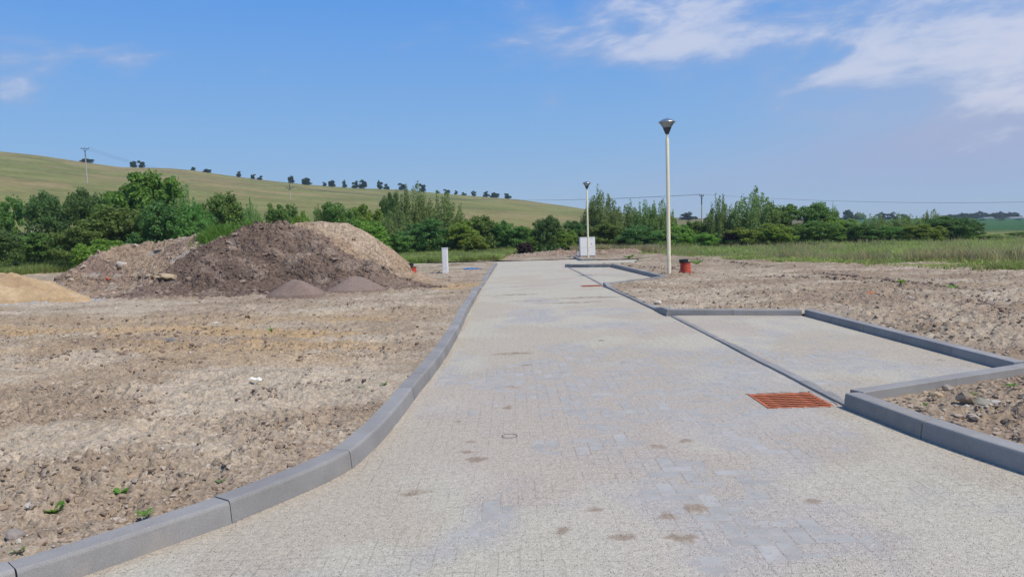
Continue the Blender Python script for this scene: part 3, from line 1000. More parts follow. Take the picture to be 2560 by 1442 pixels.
V, Fc = soil_scatter(600, 2.5, 5.6, 1.2, 16, lambda x, y: 0.6 + 0 * x, 0.005, 0.028, 2.6, -1, 0.3)
tag(link('near_pebbles', np_mesh('near_pebbles', V, Fc, [M_stone])), 'small stones in the soil beside the near left kerb', 'pebbles', kind='stuff')
V, Fc = soil_scatter(3600, 9, 46, 1.2, 13, lambda x, y: 0.15 + 0.85 * sstep(0.5, 0.6, fbm(x * 0.25, y * 0.9, 71, 3)), 0.015, 0.06, 3.0, 0, 0.5)
tag(link('distant_clods', np_mesh('distant_clods', V, Fc, [M_clod])), 'lumps of turned earth along the wheel ruts', 'clods', kind='stuff')


rg = np.random.default_rng(17)
tx, ty = [], []
for (a_, b_), (c_, d_), n_ in [((1745, 655), (1965, 672), 260), ((2030, 690), (2470, 735), 420), ((1560, 668), (1760, 690), 160), ((1900, 700), (2300, 716), 160), ((2400, 760), (2560, 800), 160), ((60, 905), (520, 880), 160), ((250, 850), (600, 835), 120), ((600, 1000), (900, 960), 160)]:
    A_, B_ = P(a_, b_), P(c_, d_)
    t_ = rg.random(n_)
    tx.append(A_.x + (B_.x - A_.x) * t_ + rg.normal(0, .05 + .004 * A_.y, n_)); ty.append(A_.y + (B_.y - A_.y) * t_ + rg.normal(0, .08 + .012 * A_.y, n_))
tx, ty = np.concatenate(tx), np.concatenate(ty)
ts = signed_dist(tx, ty); kp = ts > 0.3
tx, ty, ts = tx[kp], ty[kp], ts[kp]
sz = (0.012 + 0.05 * rg.random(len(tx)) ** 2.5) * np.clip(ty / 14, 0.5, 1.3)
V, Fc = scatter(ico_v, ico_f, tx, ty, base_np(tx, ty) + dirt_height(tx, ty, ts)[0] + sz * 0.1, sz, rg, 0.6, 0.7)
tag(link('track_clods', np_mesh('track_clods', V, Fc, [M_clod_dark])), 'rows of dark clods thrown up along the machine tracks', 'clods', kind='stuff')


# ------------------------------------------------------------------ kerbs
def kerb(name, pts, ups, side, label, stone=1.0, width=0.15, chamfer=0.016, batter=0.012, top_slope=0.0, mat=None, seed=1, zoff=0.0, group=None, anchor=None):
    """stones follow a line (road face at ground level); ups = height of the top above the paving at each point"""
    rg = random.Random(seed)
    root = empty(name, pts[0])
    tag(root, label, 'kerb', group, kind='structure')
    P2 = [Vector((p[0], p[1])) for p in pts]
    L_ = [0.0]
    for a, b in zip(P2[:-1], P2[1:]):
        L_.append(L_[-1] + (b - a).length)
    tot = L_[-1]
    nseg = max(2, int(tot / 0.125))
    sx = np.interp(np.linspace(0, tot, nseg * 4 + 1), L_, [p.x for p in P2])
    sy = np.interp(np.linspace(0, tot, nseg * 4 + 1), L_, [p.y for p in P2])
    if len(pts) > 3:                       # soften the corners of the traced line
        for _ in range(10):
            sx[1:-1] = (sx[:-2] + 2 * sx[1:-1] + sx[2:]) / 4; sy[1:-1] = (sy[:-2] + 2 * sy[1:-1] + sy[2:]) / 4
    S = np.linspace(0, tot, nseg * 4 + 1)
    up_at = lambda s: float(np.interp(s, L_, ups))

    def at(s):
        s = min(max(s, 0), tot)
        x, y = np.interp(s, S, sx), np.interp(s, S, sy)
        x2, y2 = np.interp(min(s + .04, tot), S, sx), np.interp(min(s + .04, tot), S, sy)
        x1, y1 = np.interp(max(s - .04, 0), S, sx), np.interp(max(s - .04, 0), S, sy)
        t = Vector((x2 - x1, y2 - y1)).normalized()
        return Vector((x, y)), Vector((-t.y, t.x)) * side

    ns = max(1, round(tot / stone))
    cuts = [tot * k / ns for k in range(ns + 1)]
    if anchor is not None:                 # a joint falls at this traced point
        cuts = [L_[anchor] + k * stone for k in range(-40, 60)]
        cuts = [0.0] + [c_ for c_ in cuts if 0.15 < c_ < tot - 0.15] + [tot]
    for k in range(len(cuts) - 1):
        s0, s1 = cuts[k] + 0.0035, cuts[k + 1] - 0.0035
        m_ = max(1, int(round((s1 - s0) / 0.14))) if len(pts) > 2 else 2
        jz, jo = rg.uniform(-0.0025, 0.0025) + zoff, rg.uniform(-0.003, 0.003)
        vs, fs = [], []
        for i in range(m_ + 1):
            s = s0 + (s1 - s0) * i / m_
            c_, nrm = at(s)
            up = up_at(s) + jz
            zb_ = base(c_.x, c_.y)
            ch = min(chamfer, max(0.004, up * 0.3))
            w = width
            prof = [(0, -0.10), (0, 0.0), (batter * up / 0.12, up - ch), (batter * up / 0.12 + ch * 0.35, up - ch * 0.3), (batter * up / 0.12 + ch, up), (w - 0.006, up + top_slope), (w, up - 0.006 + top_slope), (w, -0.10)]
            for a, z in prof:
                p_ = c_ + nrm * (a + jo)
                vs.append((p_.x, p_.y, zb_ + z))
        npf = 8
        for i in range(m_):
            for a in range(npf):
                a2 = (a + 1) % npf
                fs.append((i * npf + a, i * npf + a2, (i + 1) * npf + a2, (i + 1) * npf + a))
        fs.append(tuple(range(npf))); fs.append(tuple(m_ * npf + a for a in range(npf))[::-1])
        mb = MB().add(vs, fs)
        me_ = mb.mesh('kerb_stone', mat or M_kerb, smooth=True, sharp=0.22)
        o = link('kerb_stone', me_, root)
        o.matrix_parent_inverse = Matrix.Translation(-Vector(pts[0]))
    return root


kerb('kerb', left_pts, [0.125] * len(left_pts), 1, 'long curving grey concrete kerb between the road and the soil on the left', 1.0, seed=2, anchor=5)
kerb('kerb', left2, [0.035, 0.05, 0.10, 0.115, 0.115], 1, 'distant grey kerb beyond the lowered gap on the left of the road', 1.0, seed=3)
fl2 = [Vector((far_l.x - 0.16, far_l.y, far_l.z)), Vector((far_l.x - 3.4, far_l.y + 0.1, far_l.z))]
kerb('kerb', fl2, [0.03, 0.03], -1, 'pale flush kerb turning left at the far end of the road', 1.0, mat=M_conc, seed=4, width=0.35)
kerb('kerb', near_r, [0.128] * len(near_r), 1, 'dark shaded kerb curving along the near right edge of the road', 1.0, seed=5, anchor=2)
kerb('kerb', [B1_FL + (B1_FR - B1_FL) * 0.055, B1_FR + Vector((0.10, 0.02, 0))], [0.110, 0.110], -1, 'straight kerb closing the near end of the first parking bay', 1.0, width=0.14, batter=0.004, chamfer=0.008, seed=6)
kerb('kerb', [B1_BR, B1_FR], [0.128, 0.128], 1, 'long kerb along the far side of the first parking bay', 1.0, seed=7)
kerb('kerb', [B1_BL + Vector((0.02, 0, 0)), B1_BR + Vector((-0.03, 0, 0))], [0.124, 0.122], 1, 'straight kerb across the back of the first parking bay', 0.9, seed=8)
dv = (R2 - B1_BL)
kl = [B1_BL, B1_BL + dv * 0.06, B1_BL + dv * 0.14, B1_BL + dv * 0.3, B1_BL + dv * 0.6, B1_BL + dv * 0.90, B1_BL + dv * 0.97, R2]
kerb('kerb', kl, [0.120, 0.120, 0.045, 0.035, 0.035, 0.045, 0.105, 0.120], -1, 'lowered kerb with ramped end stones between the two parking bays', 1.0, seed=9, chamfer=0.03)
kerb('kerb', [Vector((R2.x + 0.10, R2.y + 0.22, 0)), B2_FR + Vector((0.1, 0.05, 0))], [0.09, 0.10], -1, 'straight kerb closing the near end of the second parking bay', 1.0, width=0.12, seed=10, batter=0.004, chamfer=0.008)
kerb('kerb', [B2_BR, B2_FR], [0.16, 0.12], 1, 'kerb along the far side of the second parking bay beside the tall lamp', 1.0, seed=11)
bl = B2_BL
kerb('kerb', [bl + Vector((0.1, 1.2, 0)), bl + Vector((-0.06, 0.7, 0)), bl + Vector((-0.02, 0.2, 0)), bl + Vector((0.2, 0, 0)), bl + (B2_BR - bl) * 0.5, B2_BR + Vector((-0.02, 0, 0))], [0.15] * 6, 1, 'round nosed kerb across the back of the second parking bay', 1.0, seed=12)
kerb('kerb', [ISL_A + Vector((-0.02, 0.6, 0)), ISL_A, ISL_B, ISL_C], [0.13, 0.13, 0.13, 0.10], 1, 'short kerb in front of the white electrical cabinet', 0.8, seed=13)
kerb('edging', [Vector((EDGE_X0, EDGE_Y0, 0)), Vector((EDGE_X1, EDGE_Y1 - 0.1, 0))], [0.023, 0.022], -1, 'low flush edging stones between the road and the first parking bay', 1.0, width=0.10, chamfer=0.012, seed=14)
e2a, e2b = Vector((R2.x + 0.02, R2.y + 0.5, 0)), Vector((bl.x + 0.03, bl.y - 0.3, 0))
kerb('edging', [e2a, e2b], [0.02, 0.02], -1, 'low flush edging stones between the road and the second parking bay', 1.0, width=0.08, chamfer=0.012, seed=15)

# loose kerb stone lying at the far end on the left
o = MB().box((0, 0, 0.11), (1.0, 0.2, 0.2)).build('loose_kerb_stone', M_conc, None, bevel=0.015)
p = P(1195, 655); o.location = (p.x, p.y + 0.9, p.z - 0.02); o.rotation_euler = (0, 0, 0.1)
tag(o, 'pale loose kerb stone lying at the far left end of the road', 'kerb stone')

# ------------------------------------------------------------------ drain grates
M_rust = simple('rusty_iron', (0.46, 0.135, 0.055), 0.8, 0.0, 0.35, 14, 0.7, 160)
M_void = simple('pit_shade', (0.022, 0.016, 0.013), 0.95)  # near-black colour stands in for the shade inside the drain pit
gr = empty('drain_grate', (0, 0, 0))
MB().box((0, 0.252, -0.02), (0.56, 0.03, 0.05)).box((0, -0.252, -0.02), (0.56, 0.03, 0.05)).box((0.265, 0, -0.02), (0.03, 0.47, 0.05)).box((-0.265, 0, -0.02), (0.03, 0.47, 0.05)).build('frame', M_rust, gr, bevel=0.004)
sm = MB()
vs, fs = [], []
nw = 26
for i in range(nw + 1):
    x = -0.248 + 0.496 * i / nw
    w = 0.0045 * math.sin(i / nw * math.pi * 10)
    vs += [(x, w - 0.004, -0.024), (x, w - 0.017, 0.006), (x, w + 0.017, 0.006), (x, w + 0.004, -0.024)]
for i in range(nw):
    for a in range(4):
        fs.append((i * 4 + a, i * 4 + (a + 1) % 4, i * 4 + 4 + (a + 1) % 4, i * 4 + 4 + a))
fs += [(0, 1, 2, 3), tuple(nw * 4 + a for a in (3, 2, 1, 0))]
slat_me = MB().add(vs, fs).mesh('slat', M_rust)
for k in range(7):
    s_ = link('slat', slat_me, gr, (0, -0.20 + 0.40 * k / 6, 0))
MB().box((0, 0, -0.16), (0.5, 0.47, 0.22)).build('pit', M_void, gr)  # solid block, its black top painted as the dark between the slats
# concrete collar blocks around the grate
cb = [((-0.325, y_, -0.03), (0.085, 0.185, 0.06)) for y_ in (-0.19, 0.0, 0.19)]
cb += [((x_, 0.312, -0.03), (0.185, 0.085, 0.06)) for x_ in (-0.28, -0.09, 0.10)] + [((x_, -0.312, -0.03), (0.185, 0.085, 0.06)) for x_ in (-0.28, -0.09, 0.10)]
print('GRATE', GRATES[0], 'edging', EDGE_X0, EDGE_Y0, EDGE_X1, EDGE_Y1)
cb.append(((0.305, 0.0, -0.030), (0.046, 0.60, 0.064)))
for c_, s_ in cb:
    o = MB().box(c_, s_).build('collar_block', M_paver, gr, bevel=0.004)
gr.location = (GRATES[0].x, GRATES[0].y, base(*GRATES[0].xy) - 0.004)
gr.rotation_euler = (0, 0, 0.0)
tag(gr, 'rusty red drain grate set in the paving by the near right kerb', 'drain grate', 'drain grates')
g2 = copy_tree(gr)
g2.location = (GRATES[1].x, GRATES[1].y, base(*GRATES[1].xy) + 0.004)
tag(g2, 'distant rusty drain grate beside the start of the second parking bay', 'drain grate', 'drain grates')

# small round valve cover in the road
M_iron = simple('cast_iron', (0.20, 0.17, 0.145), 0.7, 0.3, 0.3, 30, 0.6, 140)
p = P(1274, 1091)
vc = empty('valve_cover', (p.x, p.y, 0.001))
MB().lathe([(0.062, -0.03), (0.062, 0.0025), (0.058, 0.006), (0.0525, 0.006), (0.0515, -0.01)], 28, cap=False).build('ring', M_iron, vc, smooth=True)
MB().lathe([(0.050, -0.02), (0.050, 0.0012), (0.047, 0.0026)], 28).build('lid', M_conc, vc, smooth=True)
tag(vc, 'small round valve cover half buried in the road sand', 'valve cover')

# ------------------------------------------------------------------ soil heaps
def heap(name, crest, slope, amp, colf, label, cell=0.07, mat=None, freq=1.0, seed=1, front=1.0, foot=0.25, cat='soil heap', clods=0, clodmat=None, cs=(0.03, 0.12), soft=6.0):
    crest = [Vector(c_) for c_ in crest]
    dense = []
    for a, b in zip(crest[:-1], crest[1:]):
        n_ = max(2, int((b - a).length / 0.12))
        dense += [a.lerp(b, i / n_) for i in range(n_)]
    dense.append(crest[-1])
    dn = np.array([d[:] for d in dense])
    hmax = dn[:, 2].max() + 0.4
    rad = hmax / slope + 1.2
    x = np.arange(dn[:, 0].min() - rad, dn[:, 0].max() + rad, cell); y = np.arange(dn[:, 1].min() - rad * 1.1, dn[:, 1].max() + rad * 0.8, cell)
    X_, Y_ = np.meshgrid(x, y)
    wx = X_ + (fbm(X_ * 0.9, Y_ * 0.9, seed + 40, 3) - 0.5) * 0.9 * min(1, amp * 5); wy = Y_ + (fbm(X_ * 0.9, Y_ * 0.9, seed + 41, 3) - 0.5) * 0.9 * min(1, amp * 5)
    hh = np.full(X_.shape, -9.0)
    for c_ in dn:
        dd = np.sqrt((wx - c_[0]) ** 2 + (wy - c_[1]) ** 2 + (0.12 * soft / 6.0) ** 2)
        hh = np.maximum(hh, c_[2] - slope * dd)
    gz_ = base_np(X_, Y_)
    rel = hh - gz_
    # spread at the toe
    rel = np.where(rel < foot * 2, foot * 2 * np.exp(np.clip((rel - foot * 2) / (foot * 2.2), -6, 0)) - 0.10, rel)
    nz = (fbm(X_ * 1.3 * freq, Y_ * 1.3 * freq, seed, 4) - 0.5) * 2.2 * amp
    w1, w2, cd = worley(X_ * 3.2 * freq + fbm(X_ * 3, Y_ * 3, seed + 3, 2), Y_ * 3.2 * freq, seed + 4)
    q1, q2, qd = worley(X_ * 1.4 * freq + 0.7 * fbm(X_ * 2, Y_ * 2, seed + 5, 3), Y_ * 1.4 * freq + 0.7 * fbm(X_ * 2, Y_ * 2, seed + 6, 3), seed + 8)
    nz = nz + (0.45 - q1) * amp * 1.3 * (qd > 0.25) + (0.5 - w1) * amp * 0.95 * (cd > 0.3) + (fbm(X_ * 7 * freq, Y_ * 7 * freq, seed + 2, 3) - 0.5) * amp * 0.7
    k = sstep(-0.02, 0.5, rel)
    hz = gz_ + 0.05 + rel + nz * (0.12 + 0.88 * k)
    keep_ = rel > -0.085
    fcs_, used_ = grid_faces(len(y), len(x), keep_)
    V_ = np.stack([X_.ravel(), Y_.ravel(), hz.ravel()], 1)[used_]
    me_ = np_mesh(name, V_, fcs_, [mat or M_heap], False)
    set_color(me_, colf(V_[:, 0], V_[:, 1], V_[:, 2]))
    o_ = link(name, me_)
    tag(o_, label, cat)
    if clods:
        rg = np.random.default_rng(seed + 70)
        pick = V_[rg.integers(0, len(V_), clods)]
        sz = cs[0] + (cs[1] - cs[0]) * rg.random(clods) ** 3
        Vc, Fcc = scatter(ico_v, ico_f, pick[:, 0] + rg.normal(0, .03, clods), pick[:, 1] + rg.normal(0, .03, clods), pick[:, 2] - sz * 0.1, sz, rg, 0.6, 0.75)
        tag(link('clods', np_mesh('clods', Vc, Fcc, [clodmat or M_clod_dark]), o_), kind='stuff')
    return o_, V_


def two_tone(a, b, sc=0.8, seed=5, lo=0.38, hi=0.62, c3=None, s3=1.7):
    a, b = np.array(a), np.array(b)

    def f(x, y, z):
        t = sstep(lo, hi, fbm(x * sc + z * 1.3, y * sc - z * 0.7, seed, 4))[:, None]
        cc = a * (1 - t) + b * t
        if c3 is not None:
            t3 = (sstep(0.60, 0.72, fbm(x * s3 + z, y * s3 + z, seed + 3, 3)) * 0.7)[:, None]
            cc = cc * (1 - t3) + np.array(c3) * t3
        return cc
    return f


def cr_(pts):
    return [tuple(PD(px, py, dep)) for px, py, dep in pts]


# tan heap behind, running down to the right
heapB, VB = heap('soil_heap', cr_([(745, 552, 26.4), (800, 550, 26.2), (860, 555, 26.0), (905, 575, 25.8), (945, 603, 25.4), (975, 632, 25.0)]), 0.80, 0.035,
     two_tone((0.40, 0.292, 0.196), (0.48, 0.37, 0.262), 1.2, 8, c3=(0.33, 0.235, 0.16)), 'smooth tan soil heap sloping down to the right behind the dark heap', 0.065, seed=21, clods=350, clodmat=M_clod, cs=(0.02, 0.09))
# rubble heap on the left
heapC, VC = heap('rubble_heap', cr_([(215, 668, 25.0), (262, 626, 25.6), (330, 608, 26.0), (400, 602, 26.0), (470, 592, 25.6), (520, 580, 25.0), (580, 572, 24.6)]), 0.62, 0.085,
     two_tone((0.36, 0.265, 0.185), (0.27, 0.195, 0.15), 0.9, 9, c3=(0.44, 0.39, 0.33)), 'pale rubble and earth heap left of the dark soil heap', 0.065, seed=31, clods=2800, clodmat=M_clod, cs=(0.02, 0.12))
# dark brown heap
heapA, VA = heap('soil_heap', cr_([(470, 650, 22.3), (520, 615, 22.8), (580, 585, 23.4), (640, 560, 23.8), (700, 553, 24.0), (745, 565, 23.8), (790, 600, 23.2), (850, 628, 22.6), (905, 655, 22.2), (965, 676, 22.4)]), 0.66, 0.165,
     two_tone((0.162, 0.117, 0.092), (0.245, 0.180, 0.138), 0.7, 10, 0.34, 0.66, c3=(0.31, 0.24, 0.19)), 'large dark brown heap of loose lumpy soil left of the road', 0.055, seed=41, clods=5000, clodmat=M_clod_dark, cs=(0.015, 0.11))
# yellow sand pile at the left edge
heap('sand_pile', cr_([(-160, 700, 20.6), (-60, 680, 20.8), (30, 680, 20.6), (90, 698, 20.4), (130, 713, 20.2)]), 0.50, 0.10,
     two_tone((0.45, 0.32, 0.185), (0.52, 0.385, 0.235), 1.5, 11, c3=(0.36, 0.24, 0.14)), 'yellow sand pile at the left edge of the site', 0.06, M_fine, seed=51, cat='sand pile', freq=1.0, foot=0.06)
# two small cones of fine grey-brown gravel
fineC = two_tone((0.225, 0.168, 0.138), (0.255, 0.193, 0.160), 2.0, 12)
heap('gravel_cone', [tuple(PD(735, 697, 19.2)), tuple(PD(748, 700, 19.1))], 0.62, 0.012, fineC, 'small smooth cone of fine brown gravel left of its twin before the dark heap', 0.05, M_fine, seed=61, cat='gravel pile', foot=0.04, soft=4)
heap('gravel_cone', [tuple(PD(885, 690, 20.4)), tuple(PD(900, 692, 20.4))], 0.55, 0.012, fineC, 'small brown gravel cone with a darker crest nearer the road', 0.05, M_fine, seed=62, cat='gravel pile', foot=0.04, soft=4)
# low bank at the end of the road
heap('soil_bank', cr_([(1275, 640, 54.5), (1330, 630, 55), (1400, 621, 55), (1436, 622, 55.0)]), 0.55, 0.06,
     two_tone((0.33, 0.235, 0.17), (0.40, 0.31, 0.23), 0.8, 13), 'low bank of brown earth left of the white cabinet', 0.10, seed=71, cat='soil bank', clods=900, clodmat=M_clod, cs=(0.04, 0.14))
heap('soil_bank', cr_([(1478, 622, 55.2), (1530, 619, 55.5), (1585, 619, 56), (1618, 628, 56)]), 0.55, 0.06,
     two_tone((0.33, 0.235, 0.17), (0.40, 0.31, 0.23), 0.8, 14), 'low bank of brown earth right of the white cabinet', 0.10, seed=72, cat='soil bank', clods=900, clodmat=M_clod, cs=(0.04, 0.14))


def top_at(V_, x, y):
    k = np.argmin((V_[:, 0] - x) ** 2 + (V_[:, 1] - y) ** 2)
    return float(V_[k, 2])


def on_heap(V_, px, py):
    """the spot on a heap's surface that a line of sight meets first"""
    d = ray(px, py)
    for t in np.arange(16, 30, 0.06):
        x, y, z = d.x * t, d.y * t, CAM_H + d.z * t
        k = np.argmin((V_[:, 0] - x) ** 2 + (V_[:, 1] - y) ** 2)
        if (V_[k, 0] - x) ** 2 + (V_[k, 1] - y) ** 2 < 0.02 and V_[k, 2] > z:
            return Vector((x, y, z))
    p_ = P(px, py)
    return p_


def lump(name, loc, size, mat, label, cat, seed, rot=0.0, tiltx=0.0):
    rg = np.random.default_rng(seed)
    bm_ = bmesh.new(); bmesh.ops.create_icosphere(bm_, subdivisions=2, radius=0.5)
    cuts = [Vector(rg.normal(0, 1, 3)).normalized() for _ in range(9)]
    for v in bm_.verts:
        for c_ in cuts:
            dd = v.co.dot(c_)
            if dd > 0.36:
                v.co -= c_ * (dd - 0.36)
        v.co *= 1 + 0.06 * rg.normal()
        v.co = Vector((v.co.x * size[0], v.co.y * size[1], v.co.z * size[2])) * 1.25
    me_ = bpy.data.meshes.new(name); bm_.to_mesh(me_); bm_.free(); me_.materials.append(mat)
    o_ = link(name, me_, None, loc)
    o_.rotation_euler = (tiltx, 0.15, rot)
    return tag(o_, label, cat)


M_pale_stone = simple('pale_stone', (0.52, 0.47, 0.41), 0.9, 0, 0.15, 10, 0.5, 60)
M_slate = simple('slate', (0.17, 0.175, 0.185), 0.8, 0, 0.2, 12, 0.5, 60)
M_orange = simple('brick_orange', (0.62, 0.17, 0.07), 0.9, 0, 0.2, 20, 0.5, 80)
M_buff = simple('buff_clay', (0.43, 0.33, 0.21), 0.95, 0, 0.2, 9, 0.7, 50)
M_black = simple('black_rubber', (0.02, 0.02, 0.022), 0.6)
lump('stone_block', on_heap(VC, 305, 664), (0.34, 0.2, 0.28), M_pale_stone, 'pale squared stone block on the rubble heap', 'stone', 3, 0.4, 0.2)
lump('brick_piece', on_heap(VC, 272, 697), (0.16, 0.12, 0.10), M_orange, 'bright orange brick fragment low on the rubble heap', 'brick piece', 4)
lump('black_sheet', on_heap(VC, 397, 629), (0.26, 0.2, 0.07), M_black, 'crumpled black sheet scrap on the rubble heap', 'sheet scrap', 5, 0.5, 0.5)
lump('clay_lump', on_heap(VA, 418, 690), (0.62, 0.5, 0.14), M_buff, 'large buff clay lump at the foot of the dark soil heap', 'clay lump', 6)
# bent rod and wire on the dark heap
a, b, c_ = on_heap(VA, 712, 656), on_heap(VA, 752, 630), on_heap(VA, 782, 629)
MB().tube([a + Vector((0, -.05, .03)), b + Vector((0, -.1, .10)), c_ + Vector((0, -.05, .06))], 0.013, 6).build('bent_rod', M_iron)
tag(bpy.data.objects['bent_rod'], 'thin bent iron rod sticking out of the dark soil heap', 'rod')
cc = on_heap(VA, 722, 676)
pts = [cc + Vector((-.16 + 0.0 * k, -0.06, 0)) + Vector((0.18 * (1 - math.cos(k * 0.25)), -0.03, 0.22 * math.sin(k * 0.25) - 0.12)) for k in range(-3, 9)]
MB().tube(pts, 0.011, 6).build('wire_loop', simple('grey_wire', (0.30, 0.27, 0.24), 0.7))
tag(bpy.data.objects['wire_loop'], 'pale loop of wire curling out of the dark soil heap', 'wire')

# stones and scraps on the near soil
def on_soil(px, py):
    p_ = P(px, py)
    for _ in range(3):
        z_ = soil_z(p_.x, p_.y)
        p_ = PZ(px, py, z_)
    return p_


NEAR = [('stone', 428, 850, (0.13, 0.10, 0.025), M_slate, 'flat grey slate lying on the sandy soil band', 'stone', 7),
        ('stone', 778, 889, (0.12, 0.09, 0.04), simple('dark_clod', (0.075, 0.05, 0.035), 0.95), 'dark brown lump on the soil left of the kerb', 'stone', 8),
        ('stone', 85, 1268, (0.085, 0.05, 0.035), M_pale_stone, 'pale stone left of the bright green weed near the bottom left', 'stone', 9),
        ('stone', 122, 1250, (0.075, 0.05, 0.03), simple('pinkish_stone', (0.44, 0.31, 0.22), 0.9), 'pinkish stone just behind the bright green weed', 'stone', 10),
        ('stone', 37, 1345, (0.075, 0.07, 0.06), simple('round_grey_stone', (0.29, 0.25, 0.215), 0.9), 'round grey brown stone by the bottom left kerb', 'stone', 11),
        ('stone', 250, 1285, (0.16, 0.07, 0.03), M_buff, 'long flat buff stone right of the bright green weed', 'stone', 12),
        ('stone', 540, 808, (0.10, 0.08, 0.035), M_pale_stone, 'pale flat stone on the soil behind the slate', 'stone', 13),
        ('stone', 2450, 1013, (0.16, 0.12, 0.09), simple('olive_stone', (0.25, 0.235, 0.19), 0.9), 'olive grey stone on the soil patch inside the near right kerb', 'stone', 14),
        ('stone', 2415, 1000, (0.14, 0.11, 0.08), simple('brown_stone', (0.27, 0.205, 0.15), 0.9), 'brown rock beside the small weed inside the near right kerb', 'stone', 15),
        ('stone', 2340, 990, (0.11, 0.07, 0.05), M_buff, 'buff pointed stone beside the kerb of the first parking bay', 'stone', 16),
        ('stone', 2370, 975, (0.09, 0.08, 0.06), simple('tan_stone', (0.42, 0.35, 0.27), 0.9), 'tan stone touching the kerb of the first parking bay', 'stone', 17),
        ('stone', 2495, 1009, (0.11, 0.05, 0.04), M_pale_stone, 'long pale stone right of the olive grey stone', 'stone', 18),
        ('stone', 2530, 1063, (0.13, 0.08, 0.06), simple('dark_brown_stone', (0.16, 0.12, 0.09), 0.9), 'dark brown stone at the right edge inside the near kerb', 'stone', 19),
        ('stone', 1645, 760, (0.17, 0.12, 0.09), M_pale_stone, 'whitish stone behind the ramped kerb end of the first bay', 'stone', 20),
        ('stone', 2183, 737, (0.22, 0.12, 0.07), M_orange, 'small orange brick piece out on the soil at right', 'brick piece', 21),
        ('plank_scrap', 2308, 749, (0.52, 0.12, 0.05), simple('white_board', (0.66, 0.62, 0.56), 0.8), 'whitish board scrap lying on the soil at right', 'board scrap', 22)]
for nm, px, py, sz, mt, lb, ct, sd_ in NEAR:
    p_ = on_soil(px, py)
    lump(nm, p_ + Vector((0, 0, sz[2] * 0.25)), sz, mt, lb, ct, sd_, random.uniform(-.5, .5))
# crumpled white paper
M_paper = simple('paper', (0.80, 0.78, 0.70), 0.8)
p_ = on_soil(640, 953)
rg = random.Random(5)
vs, fs = [], []
for i in range(7):
    for j in range(4):
        vs.append((0.018 * (i - 3) * 1.2, 0.016 * (j - 1.5), 0.006 + 0.014 * rg.random() + (0.012 if i in (4, 5) else 0)))
for i in range(6):
    for j in range(3):
        fs.append((i * 4 + j, i * 4 + j + 1, i * 4 + j + 5, i * 4 + j + 4))
o = MB().add(vs, fs).build('paper_scrap', M_paper)
so = o.modifiers.new('thickness', 'SOLIDIFY'); so.thickness = 0.002
o.location = p_ + Vector((0, 0, 0.012)); o.rotation_euler = (0.25, 0.1, -0.3)
tag(o, 'crumpled white paper scrap on the bare soil left of the road', 'paper')

# ------------------------------------------------------------------ street lamps
M_cream = simple('cream_paint', (0.86, 0.775, 0.56), 0.45, 0, 0.05, 3)
M_alu = simple('brushed_aluminium', (0.42, 0.44, 0.47), 0.35, 0.85, 0.1, 5)
M_darkgrey = simple('dark_grey_plastic', (0.055, 0.058, 0.065), 0.5)
M_white_metal = simple('reflector_white', (0.72, 0.72, 0.70), 0.5)
mt, n, b, out = material('lamp_glass')
tr = n.new('ShaderNodeBsdfTransparent'); tr.inputs[0].default_value = (0.80, 0.84, 0.88, 1)
gl = n.new('ShaderNodeBsdfGlossy'); gl.inputs['Roughness'].default_value = 0.08
fr = n.new('ShaderNodeFresnel'); fr.inputs[0].default_value = 1.45
df = n.new('ShaderNodeBsdfDiffuse'); df.inputs[0].default_value = (0.75, 0.77, 0.78, 1)
mx0 = n.new('ShaderNodeMixShader'); mx0.inputs[0].default_value = 0.30
n.l.new(tr.outputs[0], mx0.inputs[1]); n.l.new(df.outputs[0], mx0.inputs[2])
mx = n.new('ShaderNodeMixShader')
n.l.new(fr.outputs[0], mx.inputs[0]); n.l.new(mx0.outputs[0], mx.inputs[1]); n.l.new(gl.outputs[0], mx.inputs[2])
n.l.new(mx.outputs[0], out.inputs['Surface'])
M_glass = mt


def street_lamp():
    root = empty('street_lamp', (0, 0, 0))
    MB().box((0, 0, 0.0), (0.34, 0.34, 0.06)).build('footing', M_conc, root, bevel=0.01)
    po = MB().lathe([(0.062, -0.2), (0.062, 1.2), (0.058, 3.0), (0.056, 4.47), (0.050, 4.49), (0.036, 4.495), (0.034, 4.66)], 20).build('post', M_cream, root, smooth=True)
    MB().box((0.0, -0.0615, 0.62), (0.055, 0.012, 0.26)).build('hatch', M_cream, po, bevel=0.004)
    MB().lathe([(0.066, 0.03), (0.066, 0.045), (0.062, 0.05)], 20).build('base_ring', M_conc, root, smooth=True)
    hd = MB().lathe([(0.042, 4.63), (0.055, 4.635), (0.138, 4.835), (0.140, 4.845), (0.06, 4.847)], 28).build('lower_cone', M_darkgrey, root, smooth=True)
    MB().lathe([(0.136, 4.846), (0.250, 5.018), (0.247, 5.018), (0.133, 4.848)], 28, cap=False).build('glass', M_glass, root, smooth=True)
    MB().lathe([(0.028, 4.846), (0.028, 4.97), (0.05, 4.98), (0.10, 5.015)], 14).build('lamp_tube', M_white_metal, root, smooth=True)
    MB().lathe([(0.235, 5.012), (0.280, 5.010), (0.284, 5.020), (0.278, 5.032), (0.235, 5.065), (0.165, 5.105), (0.085, 5.132), (0.03, 5.140), (0.012, 5.142)], 32).build('cap', M_alu, root, smooth=True)
    MB().lathe([(0.012, 5.138), (0.014, 5.155), (0.006, 5.165)], 10).build('finial', M_alu, root, smooth=True)
    return root


